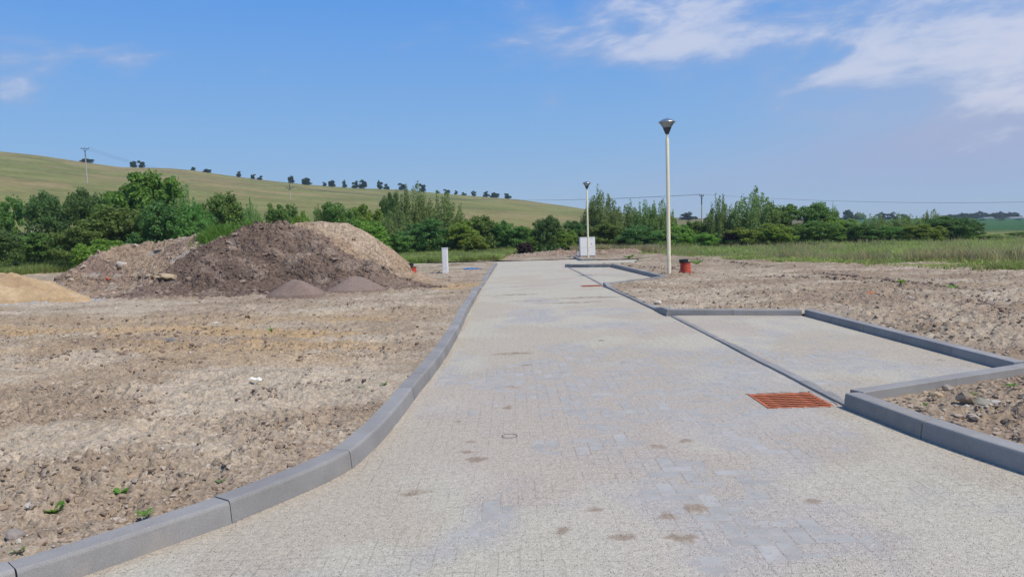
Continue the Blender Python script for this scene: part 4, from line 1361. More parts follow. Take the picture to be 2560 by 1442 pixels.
lamp = street_lamp()
p_ = P(1673, 690)
lamp.location = (p_.x, p_.y, base(p_.x, p_.y) + 0.03)
lamp.scale = (1, 1, 1.003)
tag(lamp, 'tall cream street lamp standing beside the second parking bay', 'street lamp', 'street lamps')
lamp2 = copy_tree(lamp)
p_ = P(1471, 645)
lamp2.location = (p_.x, p_.y, base(p_.x, p_.y) + 0.02); lamp2.rotation_euler = (0, 0, 0.6)
tag(lamp2, 'distant cream street lamp in front of the white electrical cabinet', 'street lamp', 'street lamps')
LAMP2 = p_

# ------------------------------------------------------------------ electrical cabinet, marker post, pipe shafts
M_whitebox = simple('white_grp', (0.80, 0.80, 0.79), 0.5, 0, 0.03, 2)
M_seam = simple('dark_seam', (0.10, 0.10, 0.10), 0.7)
cab = empty('electrical_cabinet', (LAMP2.x + 0.02, LAMP2.y + 0.55, base(LAMP2.x, LAMP2.y) + 0.05), 0.10)
MB().box((0, 0.16, 0.02), (1.02, 0.28, 0.14)).build('plinth', M_conc, cab, bevel=0.01)
MB().box((0, 0.16, 0.72), (1.06, 0.32, 1.24)).build('body', M_whitebox, cab, bevel=0.012)
MB().box((0, 0.155, 1.355), (1.09, 0.36, 0.03)).build('roof', M_whitebox, cab, bevel=0.008)
for sx in (-1, 1):
    d_ = MB().box((sx * 0.263, -0.012, 0.995), (0.50, 0.024, 0.66)).build('door', M_whitebox, cab, bevel=0.006)
    MB().box((sx * 0.263, -0.012, 0.375), (0.50, 0.024, 0.56)).build('lower_panel', M_whitebox, cab, bevel=0.006)
    if sx > 0:
        MB().box((0.055, -0.034, 1.02), (0.022, 0.02, 0.13)).build('handle', M_seam, d_, bevel=0.004)
        MB().box((0.28, -0.0265, 0.90), (0.05, 0.005, 0.06)).build('lock', M_seam, d_)
        MB().box((0.25, -0.0265, 1.275), (0.045, 0.005, 0.022)).box((0.315, -0.0265, 1.275), (0.05, 0.005, 0.022)).build('number_plate', M_seam, d_)
MB().box((0, -0.003, 0.72), (0.012, 0.008, 1.2)).build('seam', M_seam, cab)
tag(cab, 'white two door electrical cabinet behind the distant street lamp', 'cabinet')
# blue hose beside the cabinet
M_blue = simple('blue_plastic', (0.055, 0.20, 0.47), 0.5, 0, 0.2, 10)
p_ = PD(1441, 640, LAMP2.y + 0.3)
pts = [(p_.x + 0.03 * math.sin(k * 1.1), p_.y + 0.02 * math.cos(k), base(p_.x, p_.y) + 0.03 + 0.062 * k) for k in range(9)]
MB().tube(pts, 0.028, 8).build('blue_conduit', M_blue, None, smooth=True)
tag(bpy.data.objects['blue_conduit'], 'blue conduit sticking up left of the white cabinet', 'conduit')

p_ = on_soil(1114, 681)
mp = empty('service_pillar', (p_.x, p_.y, p_.z - 0.05), -0.12)
MB().box((0, 0.0, 0.53), (0.225, 0.20, 1.06)).build('body', M_whitebox, mp, bevel=0.012)
MB().box((0, 0.0, 1.075), (0.245, 0.22, 0.03)).build('cap', M_whitebox, mp, bevel=0.006)
MB().box((0, -0.103, 0.62), (0.18, 0.008, 0.76)).build('door', M_whitebox, mp, bevel=0.003)
tag(mp, 'slim white service pillar standing in the soil left of the road', 'pillar')

M_pipe = simple('orange_red_pipe', (0.55, 0.085, 0.045), 0.5, 0, 0.12, 6)


def pipe_shaft(rad, ribs, pitch):
    root = empty('pipe_shaft', (0, 0, 0))
    prof = [(rad * 0.9, -0.2)]
    for k in range(ribs * 6 + 1):
        prof.append((rad * (0.93 + 0.07 * math.cos(2 * math.pi * k / 6)), k * pitch / 6))
    MB().lathe(prof, 28).build('ribbed_pipe', M_pipe, root, smooth=True)
    hgt = ribs * pitch
    MB().lathe([(rad * 0.99, hgt - 0.004), (rad * 1.05, hgt), (rad * 1.05, hgt + 0.012), (rad * 0.9, hgt + 0.014)], 28).build('seal_ring', M_black, root, smooth=True)
    ld = MB().lathe([(rad * 0.80, hgt + 0.010), (rad * 0.82, hgt + 0.085), (rad * 0.86, hgt + 0.09), (rad * 0.86, hgt + 0.105), (rad * 0.75, hgt + 0.112)], 28).build('lid', M_black, root, smooth=True)
    ld.location = (-rad * 0.22, 0.02, 0)
    return root


ps = pipe_shaft(0.19, 5, 0.054)
p_ = on_soil(1714, 678)
ps.location = (p_.x, p_.y, p_.z + 0.03); ps.rotation_euler = (0, -0.05, 0.4)
tag(ps, 'ribbed orange red pipe shaft with black lid on the right soil', 'pipe shaft', 'sewer pipe shafts')
ps2 = pipe_shaft(0.125, 4, 0.03)
p_ = on_soil(1032, 677)
p_ = min((on_heap(VB, 1032, 676), on_heap(VA, 1032, 676), p_), key=lambda q_: q_.y)
ps2.location = (p_.x, p_.y, p_.z - 0.01)
for ch in ps2.children:
    if ch.name.startswith('lid'):
        ch.location = (-0.07, 0.02, 0.02)
tag(ps2, 'short red pipe shaft with slipped black lid at the tan heap foot', 'pipe shaft', 'sewer pipe shafts')

# tangle of blue tape on the ground
rg = random.Random(9)
p_ = on_soil(1178, 677)
tb = MB()
for k in range(7):
    x0, y0 = rg.uniform(-0.22, 0.30), rg.uniform(-0.3, 0.3)
    pts = [(x0 + 0.13 * i + rg.uniform(-.05, .05), y0 + rg.uniform(-.12, .12), 0.03 + 0.05 * rg.random()) for i in range(-2, 3)]
    tb.tube(pts, 0.018, 5)
o = tb.build('blue_tape', M_blue, None); o.location = p_ + Vector((0, 0, 0.05))
tag(o, 'tangle of blue tape lying on the soil near the white pillar', 'tape')

# ------------------------------------------------------------------ power line
M_poleconc = simple('pole_concrete', (0.46, 0.43, 0.37), 0.9, 0, 0.12, 1.5)
M_steel = simple('dark_steel', (0.045, 0.05, 0.055), 0.6, 0.3)


def utility_pole(height, rot):
    root = empty('utility_pole', (0, 0, 0), rot)
    hs_ = height * 0.70
    MB().lathe([(0.19, -0.5), (0.185, 0), (0.14, hs_)], 12).build('post', M_poleconc, root, smooth=True)
    m_ = MB().lathe([(0.13, hs_), (0.11, height - 1.25)], 10)
    m_.build('upper_post', M_poleconc, root, smooth=True)
    for k in range(6):
        MB().lathe([(0.17, hs_ + 0.25 + k * 0.36), (0.17, hs_ + 0.42 + k * 0.36)], 10).build('band', M_steel, root, smooth=True)
    br = MB()
    for s_ in (-1, 1):
        br.tube([(0.05 * s_, 0, height - 1.35), (0.45 * s_, 0, height - 0.45)], 0.06, 6)
    br.build('bracket', M_steel, root)
    MB().box((0, 0, height - 0.42), (2.3, 0.12, 0.12)).build('cross_arm', M_steel, root)
    for x_ in (-1.1, 0, 1.1):
        i_ = MB().lathe([(0.05, height - 0.37), (0.09, height - 0.25), (0.05, height - 0.18), (0.09, height - 0.10), (0.05, height)], 8).build('insulator', M_steel, root, smooth=True)
        i_.location = (x_, 0, 0)
    return root


POLES = [(212, 369, 226, 9.6, 0.10, 'concrete power pole standing on the upper hillside at far left'),
         (724, 467, 240, 9.6, 0.05, 'concrete power pole on the lower hillside above the dark soil heap'),
         (1754, 486, 172, None, 0.95, 'power pole rising behind the shrubs right of the tall lamp'),
         (2560 + 640, 470, 172, None, 0.9, 'power pole standing beyond the right edge of the meadow')]
tops = []
for k, (px, py, dep, hg, rot, lb) in enumerate(POLES):
    t_ = PD(px, py, dep)
    gz_ = terrain(t_.x, t_.y)
    hg = t_.z - gz_
    print('POLE', k, 'height', round(hg, 2), 'ground', round(gz_, 2))
    up = utility_pole(hg, rot)
    up.location = (t_.x, t_.y, gz_)
    tag(up, lb, 'power pole', 'power line poles')
    tops.append((t_, rot))
M_wire = simple('wire', (0.10, 0.11, 0.12), 0.6)
sp_names = ['hillside span of power wires between the two hill poles', 'long span of power wires crossing the sky behind the far lamp', 'span of power wires crossing the sky above the right meadow']
for k in range(3):
    (a, ra), (b, rb_) = tops[k], tops[k + 1]
    wr = empty('power_line', a)
    tag(wr, sp_names[k], 'power line', 'power line spans')
    for off in (-1.1, 0, 1.1):
        A = a + Vector((off * math.cos(ra), off * math.sin(ra), 0)); B = b + Vector((off * math.cos(rb_), off * math.sin(rb_), 0))
        pts = []
        for i in range(25):
            t = i / 24
            q_ = A.lerp(B, t); q_.z -= 4 * 2.6 * t * (1 - t)
            pts.append(q_ - a)
        MB().tube(pts, 0.017, 4).build('wire', M_wire, wr)


# ------------------------------------------------------------------ trees and shrubs
def leaf_cloud(centers, outs, size, rng, up=0.35, rnd=0.8, aspect=0.6):
    n = len(centers)
    nrm = outs * 0.9 + np.array([0, 0, up]) + rng.normal(0, rnd * 0.6, (n, 3))
    nrm /= np.linalg.norm(nrm, axis=1)[:, None] + 1e-9
    t = rng.normal(0, 1, (n, 3)); t -= (t * nrm).sum(1)[:, None] * nrm
    t /= np.linalg.norm(t, axis=1)[:, None] + 1e-9
    b = np.cross(nrm, t)
    s = size[:, None]
    v = np.stack([centers - t * s, centers + b * s * aspect, centers + t * s, centers - b * s * aspect], 1)
    v[:, 0] -= nrm * s * 0.25; v[:, 2] -= nrm * s * 0.25
    return v.reshape(-1, 3), np.arange(n * 4).reshape(n, 4)


def crown_mesh(kind, seed):
    rng = np.random.default_rng(seed)
    cs, os_, sz = [], [], []

    def clump(c, rad, n, ls):
        d = rng.normal(0, 1, (n, 3)); d /= np.linalg.norm(d, axis=1)[:, None]
        rr = rad * rng.random(n)[:, None] ** 0.45
        cs.append(c + d * rr * np.array([1, 1, 0.75])); os_.append(d); sz.append(ls * (0.6 + 0.8 * rng.random(n)))

    if kind in ('round', 'dark', 'maple', 'bush', 'purple', 'cream', 'hill'):
        ls = {'round': 0.026, 'dark': 0.024, 'maple': 0.036, 'bush': 0.032, 'purple': 0.04, 'cream': 0.03, 'hill': 0.034}[kind]
        ncl = {'maple': 110, 'dark': 140}.get(kind, 130)
        low = kind in ('bush', 'purple', 'cream', 'hill')
        lobes = [(rng.uniform(-.22, .22), rng.uniform(-.22, .22), rng.uniform(.35, .66), rng.uniform(.20, .32)) for _ in range(6)] + [(0, 0, .5, .40), (0, 0, .45, .42)]
        if kind == 'hill':
            lobes = [(rng.uniform(-.34, .34), rng.uniform(-.34, .34), rng.uniform(.2, .78), rng.uniform(.12, .27)) for _ in range(8)]
        for _ in range(ncl):
            lb = lobes[rng.integers(len(lobes))]
            d = rng.normal(0, 1, 3); d /= np.linalg.norm(d)
            if d[2] < -0.55: d[2] *= -0.6
            k = rng.uniform(.62, 1.0)
            c = np.array([lb[0] + d[0] * lb[3] * k, lb[1] + d[1] * lb[3] * k, lb[2] + d[2] * lb[3] * k])
            if low: c[2] = c[2] * 1.05 - 0.12
            c[2] = max(c[2], 0.05)
            clump(c, rng.uniform(.05, .12), int(rng.uniform(55, 100)), ls)
        for _ in range(34):                                 # skirts, so the belt is closed low down
            a = rng.uniform(0, 6.283); rr = rng.uniform(.1, .42)
            clump(np.array([rr * math.cos(a), rr * math.sin(a), rng.uniform(.04, .38)]), rng.uniform(.07, .12), 75, ls)
    else:                                                   # feathery upright shoots
        ls = 0.019
        for _ in range(84):
            a = rng.uniform(0, 6.283); rr = 0.44 * math.sqrt(rng.random())
            bx, by = rr * math.cos(a), rr * math.sin(a)
            top = (0.80 + 0.20 * rng.random() ** 2) * (1 - 0.5 * (rr / 0.44) ** 2)
            n = 120
            t = rng.random(n) ** 0.75
            lean = rng.uniform(.05, .22)
            r_ = (0.085 * (1 - t) ** 0.7 + 0.022)
            d = rng.normal(0, 1, (n, 3)); d /= np.linalg.norm(d, axis=1)[:, None]
            c = np.stack([bx * (1 + lean * t), by * (1 + lean * t), 0.10 + (top - 0.10) * t], 1) + d * r_[:, None] * np.array([1, 1, .6])
            cs.append(c); os_.append(d); sz.append(ls * (0.6 + 0.8 * rng.random(n)))
        for _ in range(46):
            a = rng.uniform(0, 6.283); rr = 0.44 * math.sqrt(rng.random())
            clump(np.array([rr * math.cos(a), rr * math.sin(a), rng.uniform(.05, .55) * (1 - 0.5 * rr / .44)]), rng.uniform(.07, .13), 85, ls * 1.2)
    c = np.concatenate(cs); o_ = np.concatenate(os_); s = np.concatenate(sz)
    # fill the unit size: one across, one high
    for k in (0, 1):
        lo_, hi_ = np.percentile(c[:, k], (1, 99)); c[:, k] = (c[:, k] - (lo_ + hi_) / 2) / (hi_ - lo_)
    c[:, 2] = c[:, 2] / np.percentile(c[:, 2], 99.8)
    c[:, 2] = np.maximum(c[:, 2], 0.015)
    v, f = leaf_cloud(c, o_, s, rng)
    return np_mesh('crown', v, f, [LEAF[kind]])


def trunk_mesh(seed):
    rg_ = random.Random(seed)
    m_ = MB()
    m_.tube([(0, 0, -0.04), (0.01, 0, 0.15), (0.0, 0.01, 0.36), (0.015, 0, 0.6)], [0.030, 0.024, 0.018, 0.008], 7)
    for k in range(5):
        a = k * 1.256 + rg_.uniform(-.4, .4); z0 = rg_.uniform(.12, .35)
        m_.tube([(0, 0, z0), (0.12 * math.cos(a), 0.12 * math.sin(a), z0 + .14), (0.25 * math.cos(a), 0.25 * math.sin(a), z0 + .32)], [0.014, 0.010, 0.004], 5)
    return m_.mesh('trunk', M_bark, smooth=True)


CROWNS = {k: [crown_mesh(k, 100 + 10 * i + s) for s in range(nv)] for i, (k, nv) in enumerate([('round', 3), ('dark', 2), ('maple', 1), ('feather', 3), ('bush', 2), ('purple', 1), ('cream', 1), ('hill', 4)])}
TRUNKS = [trunk_mesh(s) for s in (1, 2)]
TRG = random.Random(77)


def tree(px, ytop, w, dep, kind, label, name='tree', cat='tree', group=None, v=None, base_up=0.0, trunk=True):
    t_ = PD(px, ytop, dep)
    gz_ = terrain(t_.x, t_.y) + base_up
    hgt = max(0.5, t_.z - gz_ + 0.02)
    wid = w / F * dep * 0.9
    root = empty(name, (t_.x, t_.y, gz_ - 0.03), TRG.uniform(0, 6.28))
    k = TRG.randrange(len(CROWNS[kind])) if v is None else v
    root.scale = (wid, wid, hgt)
    link('crown', CROWNS[kind][k], root)
    if trunk:
        link('trunk', TRUNKS[TRG.randrange(2)], root)
    tag(root, label, cat, group)
    return root


BELT = 'trees and shrubs of the belt behind the site'
T = [
    (-8, 492, 110, 58, 'round', 'leafy tree cut off by the left picture edge below the hill'),
    (-30, 575, 150, 47, 'dark', 'dark shrub at the left picture edge above the sand pile'),
    (117, 480, 100, 64, 'dark', 'single rounded tree standing apart on the meadow at far left'),
    (222, 474, 115, 60, 'dark', 'dark narrow tree between the rounded left tree and the big bright tree'),
    (285, 497, 100, 57, 'round', 'mid green tree tucked against the big bright tree on its left'),
    (375, 436, 190, 58, 'maple', 'big bright green broad tree, tallest above the rubble heap'),
    (452, 462, 110, 61, 'feather', 'paler thin tree on the right shoulder of the big bright tree'),
    (95, 583, 130, 52, 'round', 'low shrub below the rounded tree at far left'),
    (82, 562, 70, 56, 'cream', 'elder bush with cream blossom below the rounded left tree'),
    (195, 570, 150, 49, 'round', 'broad shrub above the left end of the rubble heap'),
    (300, 515, 190, 51, 'round', 'wide shrub under the big bright tree, left half'),
    (250, 600, 130, 44, 'bush', 'low bright leaved bush beside the left slope of the rubble heap'),
    (400, 508, 150, 50, 'dark', 'dark wide shrub under the big bright tree, right half'),
    (478, 512, 120, 50, 'round', 'shrub right of the big bright tree above the rubble heap'),
    (555, 484, 125, 53, 'round', 'rounded shrub behind the grassy shoulder of the soil heap'),
    (628, 500, 60, 52, 'feather', 'thin upright shrub just left of the dark heap top'),
    (706, 511, 80, 54, 'round', 'small round shrub peeping over the dark heap top'),
    (750, 533, 60, 52, 'bush', 'low bush in the dip between the two heap tops'),
    (795, 517, 40, 55, 'feather', 'slender shrub left of the pair above the tan heap'),
    (838, 508, 105, 56, 'round', 'shrub with two tips above the tan heap crest'),
    (912, 514, 95, 66, 'bush', 'pale rounded shrub behind the tan heap crest'),
    (905, 548, 130, 56, 'bush', 'bright low shrub right behind the tan heap slope'),
    (972, 482, 68, 72, 'dark', 'small dark topped tree left of the tall feathery pair'),
    (985, 530, 120, 64, 'feather', 'feathery shrub at the foot of the small dark topped tree'),
    (1034, 462, 105, 66, 'feather', 'tall feathery tree, left one of the pair at picture centre'),
    (1108, 484, 125, 67, 'feather', 'tall feathery tree, right one of the pair at picture centre'),
    (1062, 548, 120, 61, 'dark', 'dark pointed shrub in front of the tall feathery pair'),
    (980, 585, 110, 58, 'round', 'low shrub behind the right toe of the tan heap'),
    (1150, 555, 110, 62, 'bush', 'bright shrub right of the dark pointed shrub'),
    (1198, 540, 105, 66, 'round', 'rounded shrub above the white service pillar'),
    (1245, 553, 75, 66, 'round', 'narrow shrub right of the one above the service pillar'),
    (1290, 566, 80, 66, 'round', 'low shrub above the start of the left earth bank'),
    (1180, 585, 80, 61, 'bush', 'small low bush straight above the white service pillar'),
    (1312, 606, 40, 60, 'purple', 'small reddish dark bush over the left earth bank'),
    (1365, 541, 72, 66, 'dark', 'upright dark tree left of the distant lamp with field behind'),
    (1330, 568, 70, 70, 'bush', 'pale green shrub left of the upright dark tree'),
    (1405, 573, 75, 68, 'bush', 'low bright shrub between the upright dark tree and distant lamp'),
    (1445, 552, 75, 70, 'dark', 'dark shrub just left of the distant lamp post'),
    (1478, 505, 60, 73, 'feather', 'slim feathery tree behind the distant lamp post'),
    (1507, 476, 85, 73, 'feather', 'tallest feathery tree right beside the distant lamp'),
    (1510, 560, 110, 67, 'round', 'shrub behind and right of the white cabinet'),
    (1562, 510, 95, 73, 'feather', 'feathery tree between the two lamps, left one'),
    (1612, 505, 80, 72, 'feather', 'feathery tree between the two lamps, middle one'),
    (1650, 502, 85, 72, 'feather', 'feathery tree touching the tall lamp post on its left'),
    (1590, 565, 120, 66, 'dark', 'dark low shrub above the right earth bank'),
    (1650, 575, 100, 66, 'round', 'low shrub behind the tall lamp post'),
    (1700, 560, 70, 70, 'bush', 'low shrub just right of the tall lamp post'),
    (1742, 553, 75, 73, 'round', 'low shrub hiding the foot of the power pole'),
    (1800, 490, 80, 72, 'feather', 'pointed feathery tree right of the power pole'),
    (1882, 474, 130, 71, 'feather', 'broad tall feathery tree, highest of the right belt'),
    (1770, 582, 70, 67, 'bush', 'small yellow green bush below the power pole'),
    (1828, 572, 40, 66, 'purple', 'dark reddish bush under the pointed feathery tree'),
    (1865, 570, 110, 66, 'bush', 'bright bush under the broad tall feathery tree'),
    (1950, 513, 100, 71, 'round', 'tree with slanting tips right of the broad feathery tree'),
    (1935, 560, 110, 65, 'bush', 'glowing yellow green bush in front of the slanting tipped tree'),
    (2035, 508, 105, 71, 'round', 'rounded tree with ragged top in the right belt'),
    (2048, 553, 120, 66, 'round', 'wide low shrub under the ragged topped tree'),
    (2086, 514, 34, 71, 'feather', 'narrow pale poplar right of the ragged topped tree'),
    (2112, 545, 90, 68, 'bush', 'mid height shrub right of the narrow pale poplar'),
    (2160, 560, 95, 66, 'dark', 'dark shrub low in the middle of the right belt'),
    (2190, 537, 100, 74, 'feather', 'grey green feathery tree in the right belt'),
    (2262, 536, 110, 74, 'feather', 'second grey green feathery tree right of the first'),
    (2330, 525, 60, 75, 'feather', 'thin airy shoots standing above the right belt'),
    (2225, 565, 90, 66, 'round', 'low shrub between the two grey green feathery trees'),
    (2310, 562, 100, 64, 'bush', 'yellow green rounded bush left of the dark round tree'),
    (2378, 540, 115, 65, 'dark', 'dark round tree near the right end of the belt'),
    (2428, 556, 62, 67, 'dark', 'small dark tree closing the right end of the belt'),
    (2470, 590, 110, 66, 'bush', 'low green bush trailing off the right end of the belt'),
    (2545, 580, 60, 70, 'round', 'low bush at the right picture edge behind the meadow'),
]
for e in T:
    px, yt, w, dep, kd, lb = e
    shrub = any(s_ in lb for s_ in ('shrub', 'bush', 'shoots'))
    tree(px, yt, w, dep, kd, lb, 'shrub' if shrub else 'tree', 'shrub' if shrub else 'tree', BELT)
# shrub low in the meadow at the right edge
sh = tree(2537, 640, 40, 27.5, 'bush', 'small green bush on the soil edge at the right picture border', 'shrub', 'shrub')

# trees along the ridge of the hill
RT = [(218, 398, 34, 12), (333, 404, 20, 0), (353, 404, 20, 0), (483, 419, 12, 0), (518, 424, 22, 0), (595, 430, 16, 0), (632, 437, 14, 0), (649, 441, 16, 0), (727, 441, 18, 0), (765, 446, 30, 0), (811, 457, 12, 0),
      (829, 452, 22, 0), (860, 451, 14, 0), (888, 453, 22, 0), (907, 452, 24, 0), (949, 452, 18, 0), (966, 461, 18, 0), (1005, 460, 24, 0), (1056, 461, 20, 0), (1095, 478, 14, 0), (1117, 475, 20, 0),
      (1140, 478, 10, 0), (1160, 482, 16, 0), (1184, 478, 16, 0), (1214, 479, 20, 0), (1237, 483, 26, 0), (1270, 485, 24, 0)]
ORD = ['first', 'second', 'third', 'fourth', 'fifth', 'sixth', 'seventh', 'eighth', 'ninth', 'tenth', 'eleventh', 'twelfth', 'thirteenth', 'fourteenth', 'fifteenth', 'sixteenth', 'seventeenth', 'eighteenth',
       'nineteenth', 'twentieth', 'twenty-first', 'twenty-second', 'twenty-third', 'twenty-fourth', 'twenty-fifth', 'twenty-sixth', 'twenty-seventh']
for k, (px, yt, w, _) in enumerate(RT):
    d = ray(px, yt)
    rr = float(np.interp(math.atan2(d.x, d.y), [-0.7, 0.0, 0.15], [390, 380, 400])) - 3
    dep = rr * d.y / math.hypot(d.x, d.y)
    tree(px, yt - 1.5, w * 0.82, dep, 'hill', f'{"small dark" if w < 17 else "dark"} tree on the hill ridge skyline, {ORD[k]} from the left', 'tree', 'tree', 'trees on the hill ridge')

# far trees on the right
FT = [(1716, 530, 42, 380, 'hill', 'far dark tree clump on the field between tall lamp and power pole'),
      (2120, 525, 30, 420, 'hill', 'far dark blue tree above the right belt, leftmost of four'),
      (2148, 530, 34, 420, 'feather', 'far greyish tree above the right belt, second of four'),
      (2205, 530, 24, 430, 'hill', 'far dark tree above the right belt, third of four'),
      (2228, 530, 26, 430, 'hill', 'far dark tree above the right belt, fourth of four'),
      (2261, 535, 20, 430, 'hill', 'tiny far dark tree right of the four above the belt'),
      (2452, 549, 22, 330, 'hill', 'low hedge bush on the far green field, leftmost'),
      (2500, 550, 22, 330, 'hill', 'round bush on the far green field, middle one'),
      (2546, 551, 14, 330, 'hill', 'small bush on the far green field, rightmost')]
for px, yt, w, dep, kd, lb in FT:
    tree(px, yt, w, dep, kd, lb, 'tree', 'tree', 'far trees on the right')
rgw = random.Random(3)
wood = []
for k in range(16):
    px = 2352 + k * 12 + rgw.uniform(-4, 4)
    t_ = PD(px, 532 + rgw.uniform(-4, 5) + (8 if k < 2 else 0), 560)
    g_ = terrain(t_.x, t_.y)
    me_ = CROWNS['hill'][k % 2]
    co = np.empty(len(me_.vertices) * 3, np.float32); me_.vertices.foreach_get('co', co); co = co.reshape(-1, 3)
    # every third leaf, enlarged, is enough at this distance
    q4 = co.reshape(-1, 4, 3)[k % 3::3]
    cen = q4.mean(1, keepdims=True); q4 = cen + (q4 - cen) * 1.7
    wd = rgw.uniform(7, 10)
    wood.append((q4 * np.array([wd, wd, (t_.z - g_) / 0.97]) + np.array([t_.x, t_.y, g_ - 0.2])).reshape(-1, 3))
wood = np.concatenate(wood)
tag(link('far_wood', np_mesh('far_wood', wood, np.arange(len(wood)).reshape(-1, 4), [LEAF['hill']])), 'far dark belt of woodland on the right horizon', 'woodland', kind='stuff')

# far white sheds on the horizon at right
M_shed = simple('white_wall', (0.72, 0.72, 0.70), 0.8); M_shroof = simple('grey_roof', (0.42, 0.42, 0.43), 0.8)
for px0, px1, yt, lb in [(2464, 2486, 546, 'far white shed half hidden by the woodland'), (2528, 2600, 543, 'far long white shed at the right end of the horizon')]:
    a, b = PD(px0, yt, 545), PD(px1, yt, 545)
    L_ = b.x - a.x
    sh_ = empty('shed', ((a.x + b.x) / 2, 545, terrain((a.x + b.x) / 2, 545) - 0.3))
    hh = max(1.5, a.z - sh_.location.z)
    MB().box((0, 4, hh * 0.35), (L_, 8, hh * 0.7)).build('wall', M_shed, sh_)
    MB().add([(-L_ / 2 - .3, -.4, hh * .7), (L_ / 2 + .3, -.4, hh * .7), (L_ / 2 + .3, 8.4, hh * .7), (-L_ / 2 - .3, 8.4, hh * .7), (-L_ / 2 - .3, 4, hh), (L_ / 2 + .3, 4, hh)],
             [(0, 1, 5, 4), (2, 3, 4, 5), (0, 4, 3), (1, 2, 5), (0, 3, 2, 1)]).build('roof', M_shroof, sh_)
    MB().box((0, -0.05, hh * 0.25), (3.0, 0.1, hh * 0.45)).build('door', M_shroof, sh_)
    tag(sh_, lb, 'shed')


# ------------------------------------------------------------------ grass
def blades(x, y, z, hgt, wid, rng, lean=0.35):
    n = len(x)
    a = rng.random(n) * 6.283
    lx_, ly_ = lean * rng.normal(0, 1, n) * hgt, lean * rng.normal(0, 1, n) * hgt
    dx, dy = np.cos(a) * wid, np.sin(a) * wid
    b0 = np.stack([x - dx, y - dy, z - 0.03], 1); b1 = np.stack([x + dx, y + dy, z - 0.03], 1)
    m0 = np.stack([x - dx * .8 + lx_ * .35, y - dy * .8 + ly_ * .35, z + hgt * .55], 1); m1 = np.stack([x + dx * .8 + lx_ * .35, y + dy * .8 + ly_ * .35, z + hgt * .55], 1)
    tp = np.stack([x + lx_, y + ly_, z + hgt], 1)
    V_ = np.stack([b0, b1, m1, m0, tp], 1).reshape(-1, 3)
    i = np.arange(n)[:, None] * 5
    F_ = np.concatenate([i + np.array([[0, 1, 2]]), i + np.array([[0, 2, 3]]), i + np.array([[3, 2, 4]])], 0)
    return V_, F_


def grass_patch(name, label, n, region, hfun, wid, mat, seed, lean=0.3, clump=0.0):
    rg = np.random.default_rng(seed)
    umin, umax, d0, d1 = region
    u = umin + (umax - umin) * rg.random(n); 
    E_ = np.interp(u, EDGE_U, EDGE_D)
    y = E_ + d0 + (d1 - d0) * rg.random(n) ** 1.6
    x = u * y
    if clump:
        kp = fbm(x * 0.6, y * 0.6, seed, 3) + rg.normal(0, 0.06, n) > clump
        x, y = x[kp], y[kp]
    sdd = signed_dist(x, y)
    kp = sdd > 0.3
    x, y = x[kp], y[kp]
    z = terrain_np(x, y) + 0.02
    hg = hfun(x, y) * (0.55 + 0.75 * rg.random(len(x)))
    V_, F_ = blades(x, y, z, hg, wid * (0.6 + 0.8 * rg.random(len(x))), rg, lean)
    return tag(link(name, np_mesh(name, V_, F_, [mat])), label, 'grass', kind='stuff')


mh = lambda x, y: 0.10 + 0.30 * sstep(0.35, 0.7, fbm(x * 0.25, y * 0.25, 91, 3)) * sstep(0, 8, y - edge_depth(x, y))
grass_patch('meadow_grass', 'tall green meadow grass beyond the soil on the right', 70000, (0.15, 0.86, -1.0, 40), mh, 0.020, M_grass, 201, 0.55)
grass_patch('dry_meadow_grass', 'pale seeding grass heads in the right meadow', 26000, (0.16, 0.86, 2.5, 40), lambda x, y: 0.22 + 0.36 * sstep(0.4, 0.65, fbm(x * 0.2, y * 0.2, 92, 3)), 0.014, M_drygrass, 202, 0.45, 0.45)
grass_patch('verge_weeds', 'green weeds and grass along the far left verge of the road', 30000, (-0.16, 0.02, -0.6, 16), lambda x, y: 0.22 + 0.3 * fbm(x * 0.6, y * 0.6, 93, 3), 0.03, M_grass, 203, 0.5)
grass_patch('left_grass', 'bright green grass behind the sand pile on the left', 26000, (-0.78, -0.36, -0.5, 14), lambda x, y: 0.30 + 0.35 * fbm(x * 0.5, y * 0.5, 94, 3), 0.022, M_grass, 204, 0.3)
grass_patch('middle_grass', 'grass between the earth bank and the right meadow', 12000, (0.08, 0.2, -0.5, 20), lambda x, y: 0.3 + 0.4 * fbm(x * 0.5, y * 0.5, 95, 3), 0.022, M_drygrass, 205, 0.3)
grass_patch('edge_weeds', 'low leafy weeds along the front edge of the right meadow', 14000, (0.17, 0.80, -2.0, 3.0), lambda x, y: 0.12 + 0.2 * fbm(x * 0.8, y * 0.8, 96, 3), 0.018, M_grass, 206, 0.9, 0.53)

# grass growing on the left shoulder of the dark heap
rg = np.random.default_rng(31)
pick = []
for _ in range(900):
    t = rg.random()
    px = 500 + 145 * t + rg.normal(0, 9); py = 600 - 58 * t + rg.normal(0, 9)
    pick.append((px, py))
hx, hy, hz = [], [], []
alls = np.concatenate([VA, VC])
for px, py in pick:
    q_ = PD(px, py, 24.2 + rg.normal(0, .25))
    hx.append(q_.x); hy.append(q_.y); hz.append(top_at(alls, q_.x, q_.y))
hx, hy, hz = map(np.array, (hx, hy, hz))
V_, F_ = blades(np.repeat(hx, 5) + rg.normal(0, .05, 4500), np.repeat(hy, 5) + rg.normal(0, .05, 4500), np.repeat(hz, 5), 0.12 + 0.22 * rg.random(4500), np.full(4500, 0.016), rg, 0.45)
tag(link('heap_grass', np_mesh('heap_grass', V_, F_, [M_weed])), 'tuft of fresh green grass on the left shoulder of the dark heap', 'grass', kind='stuff')


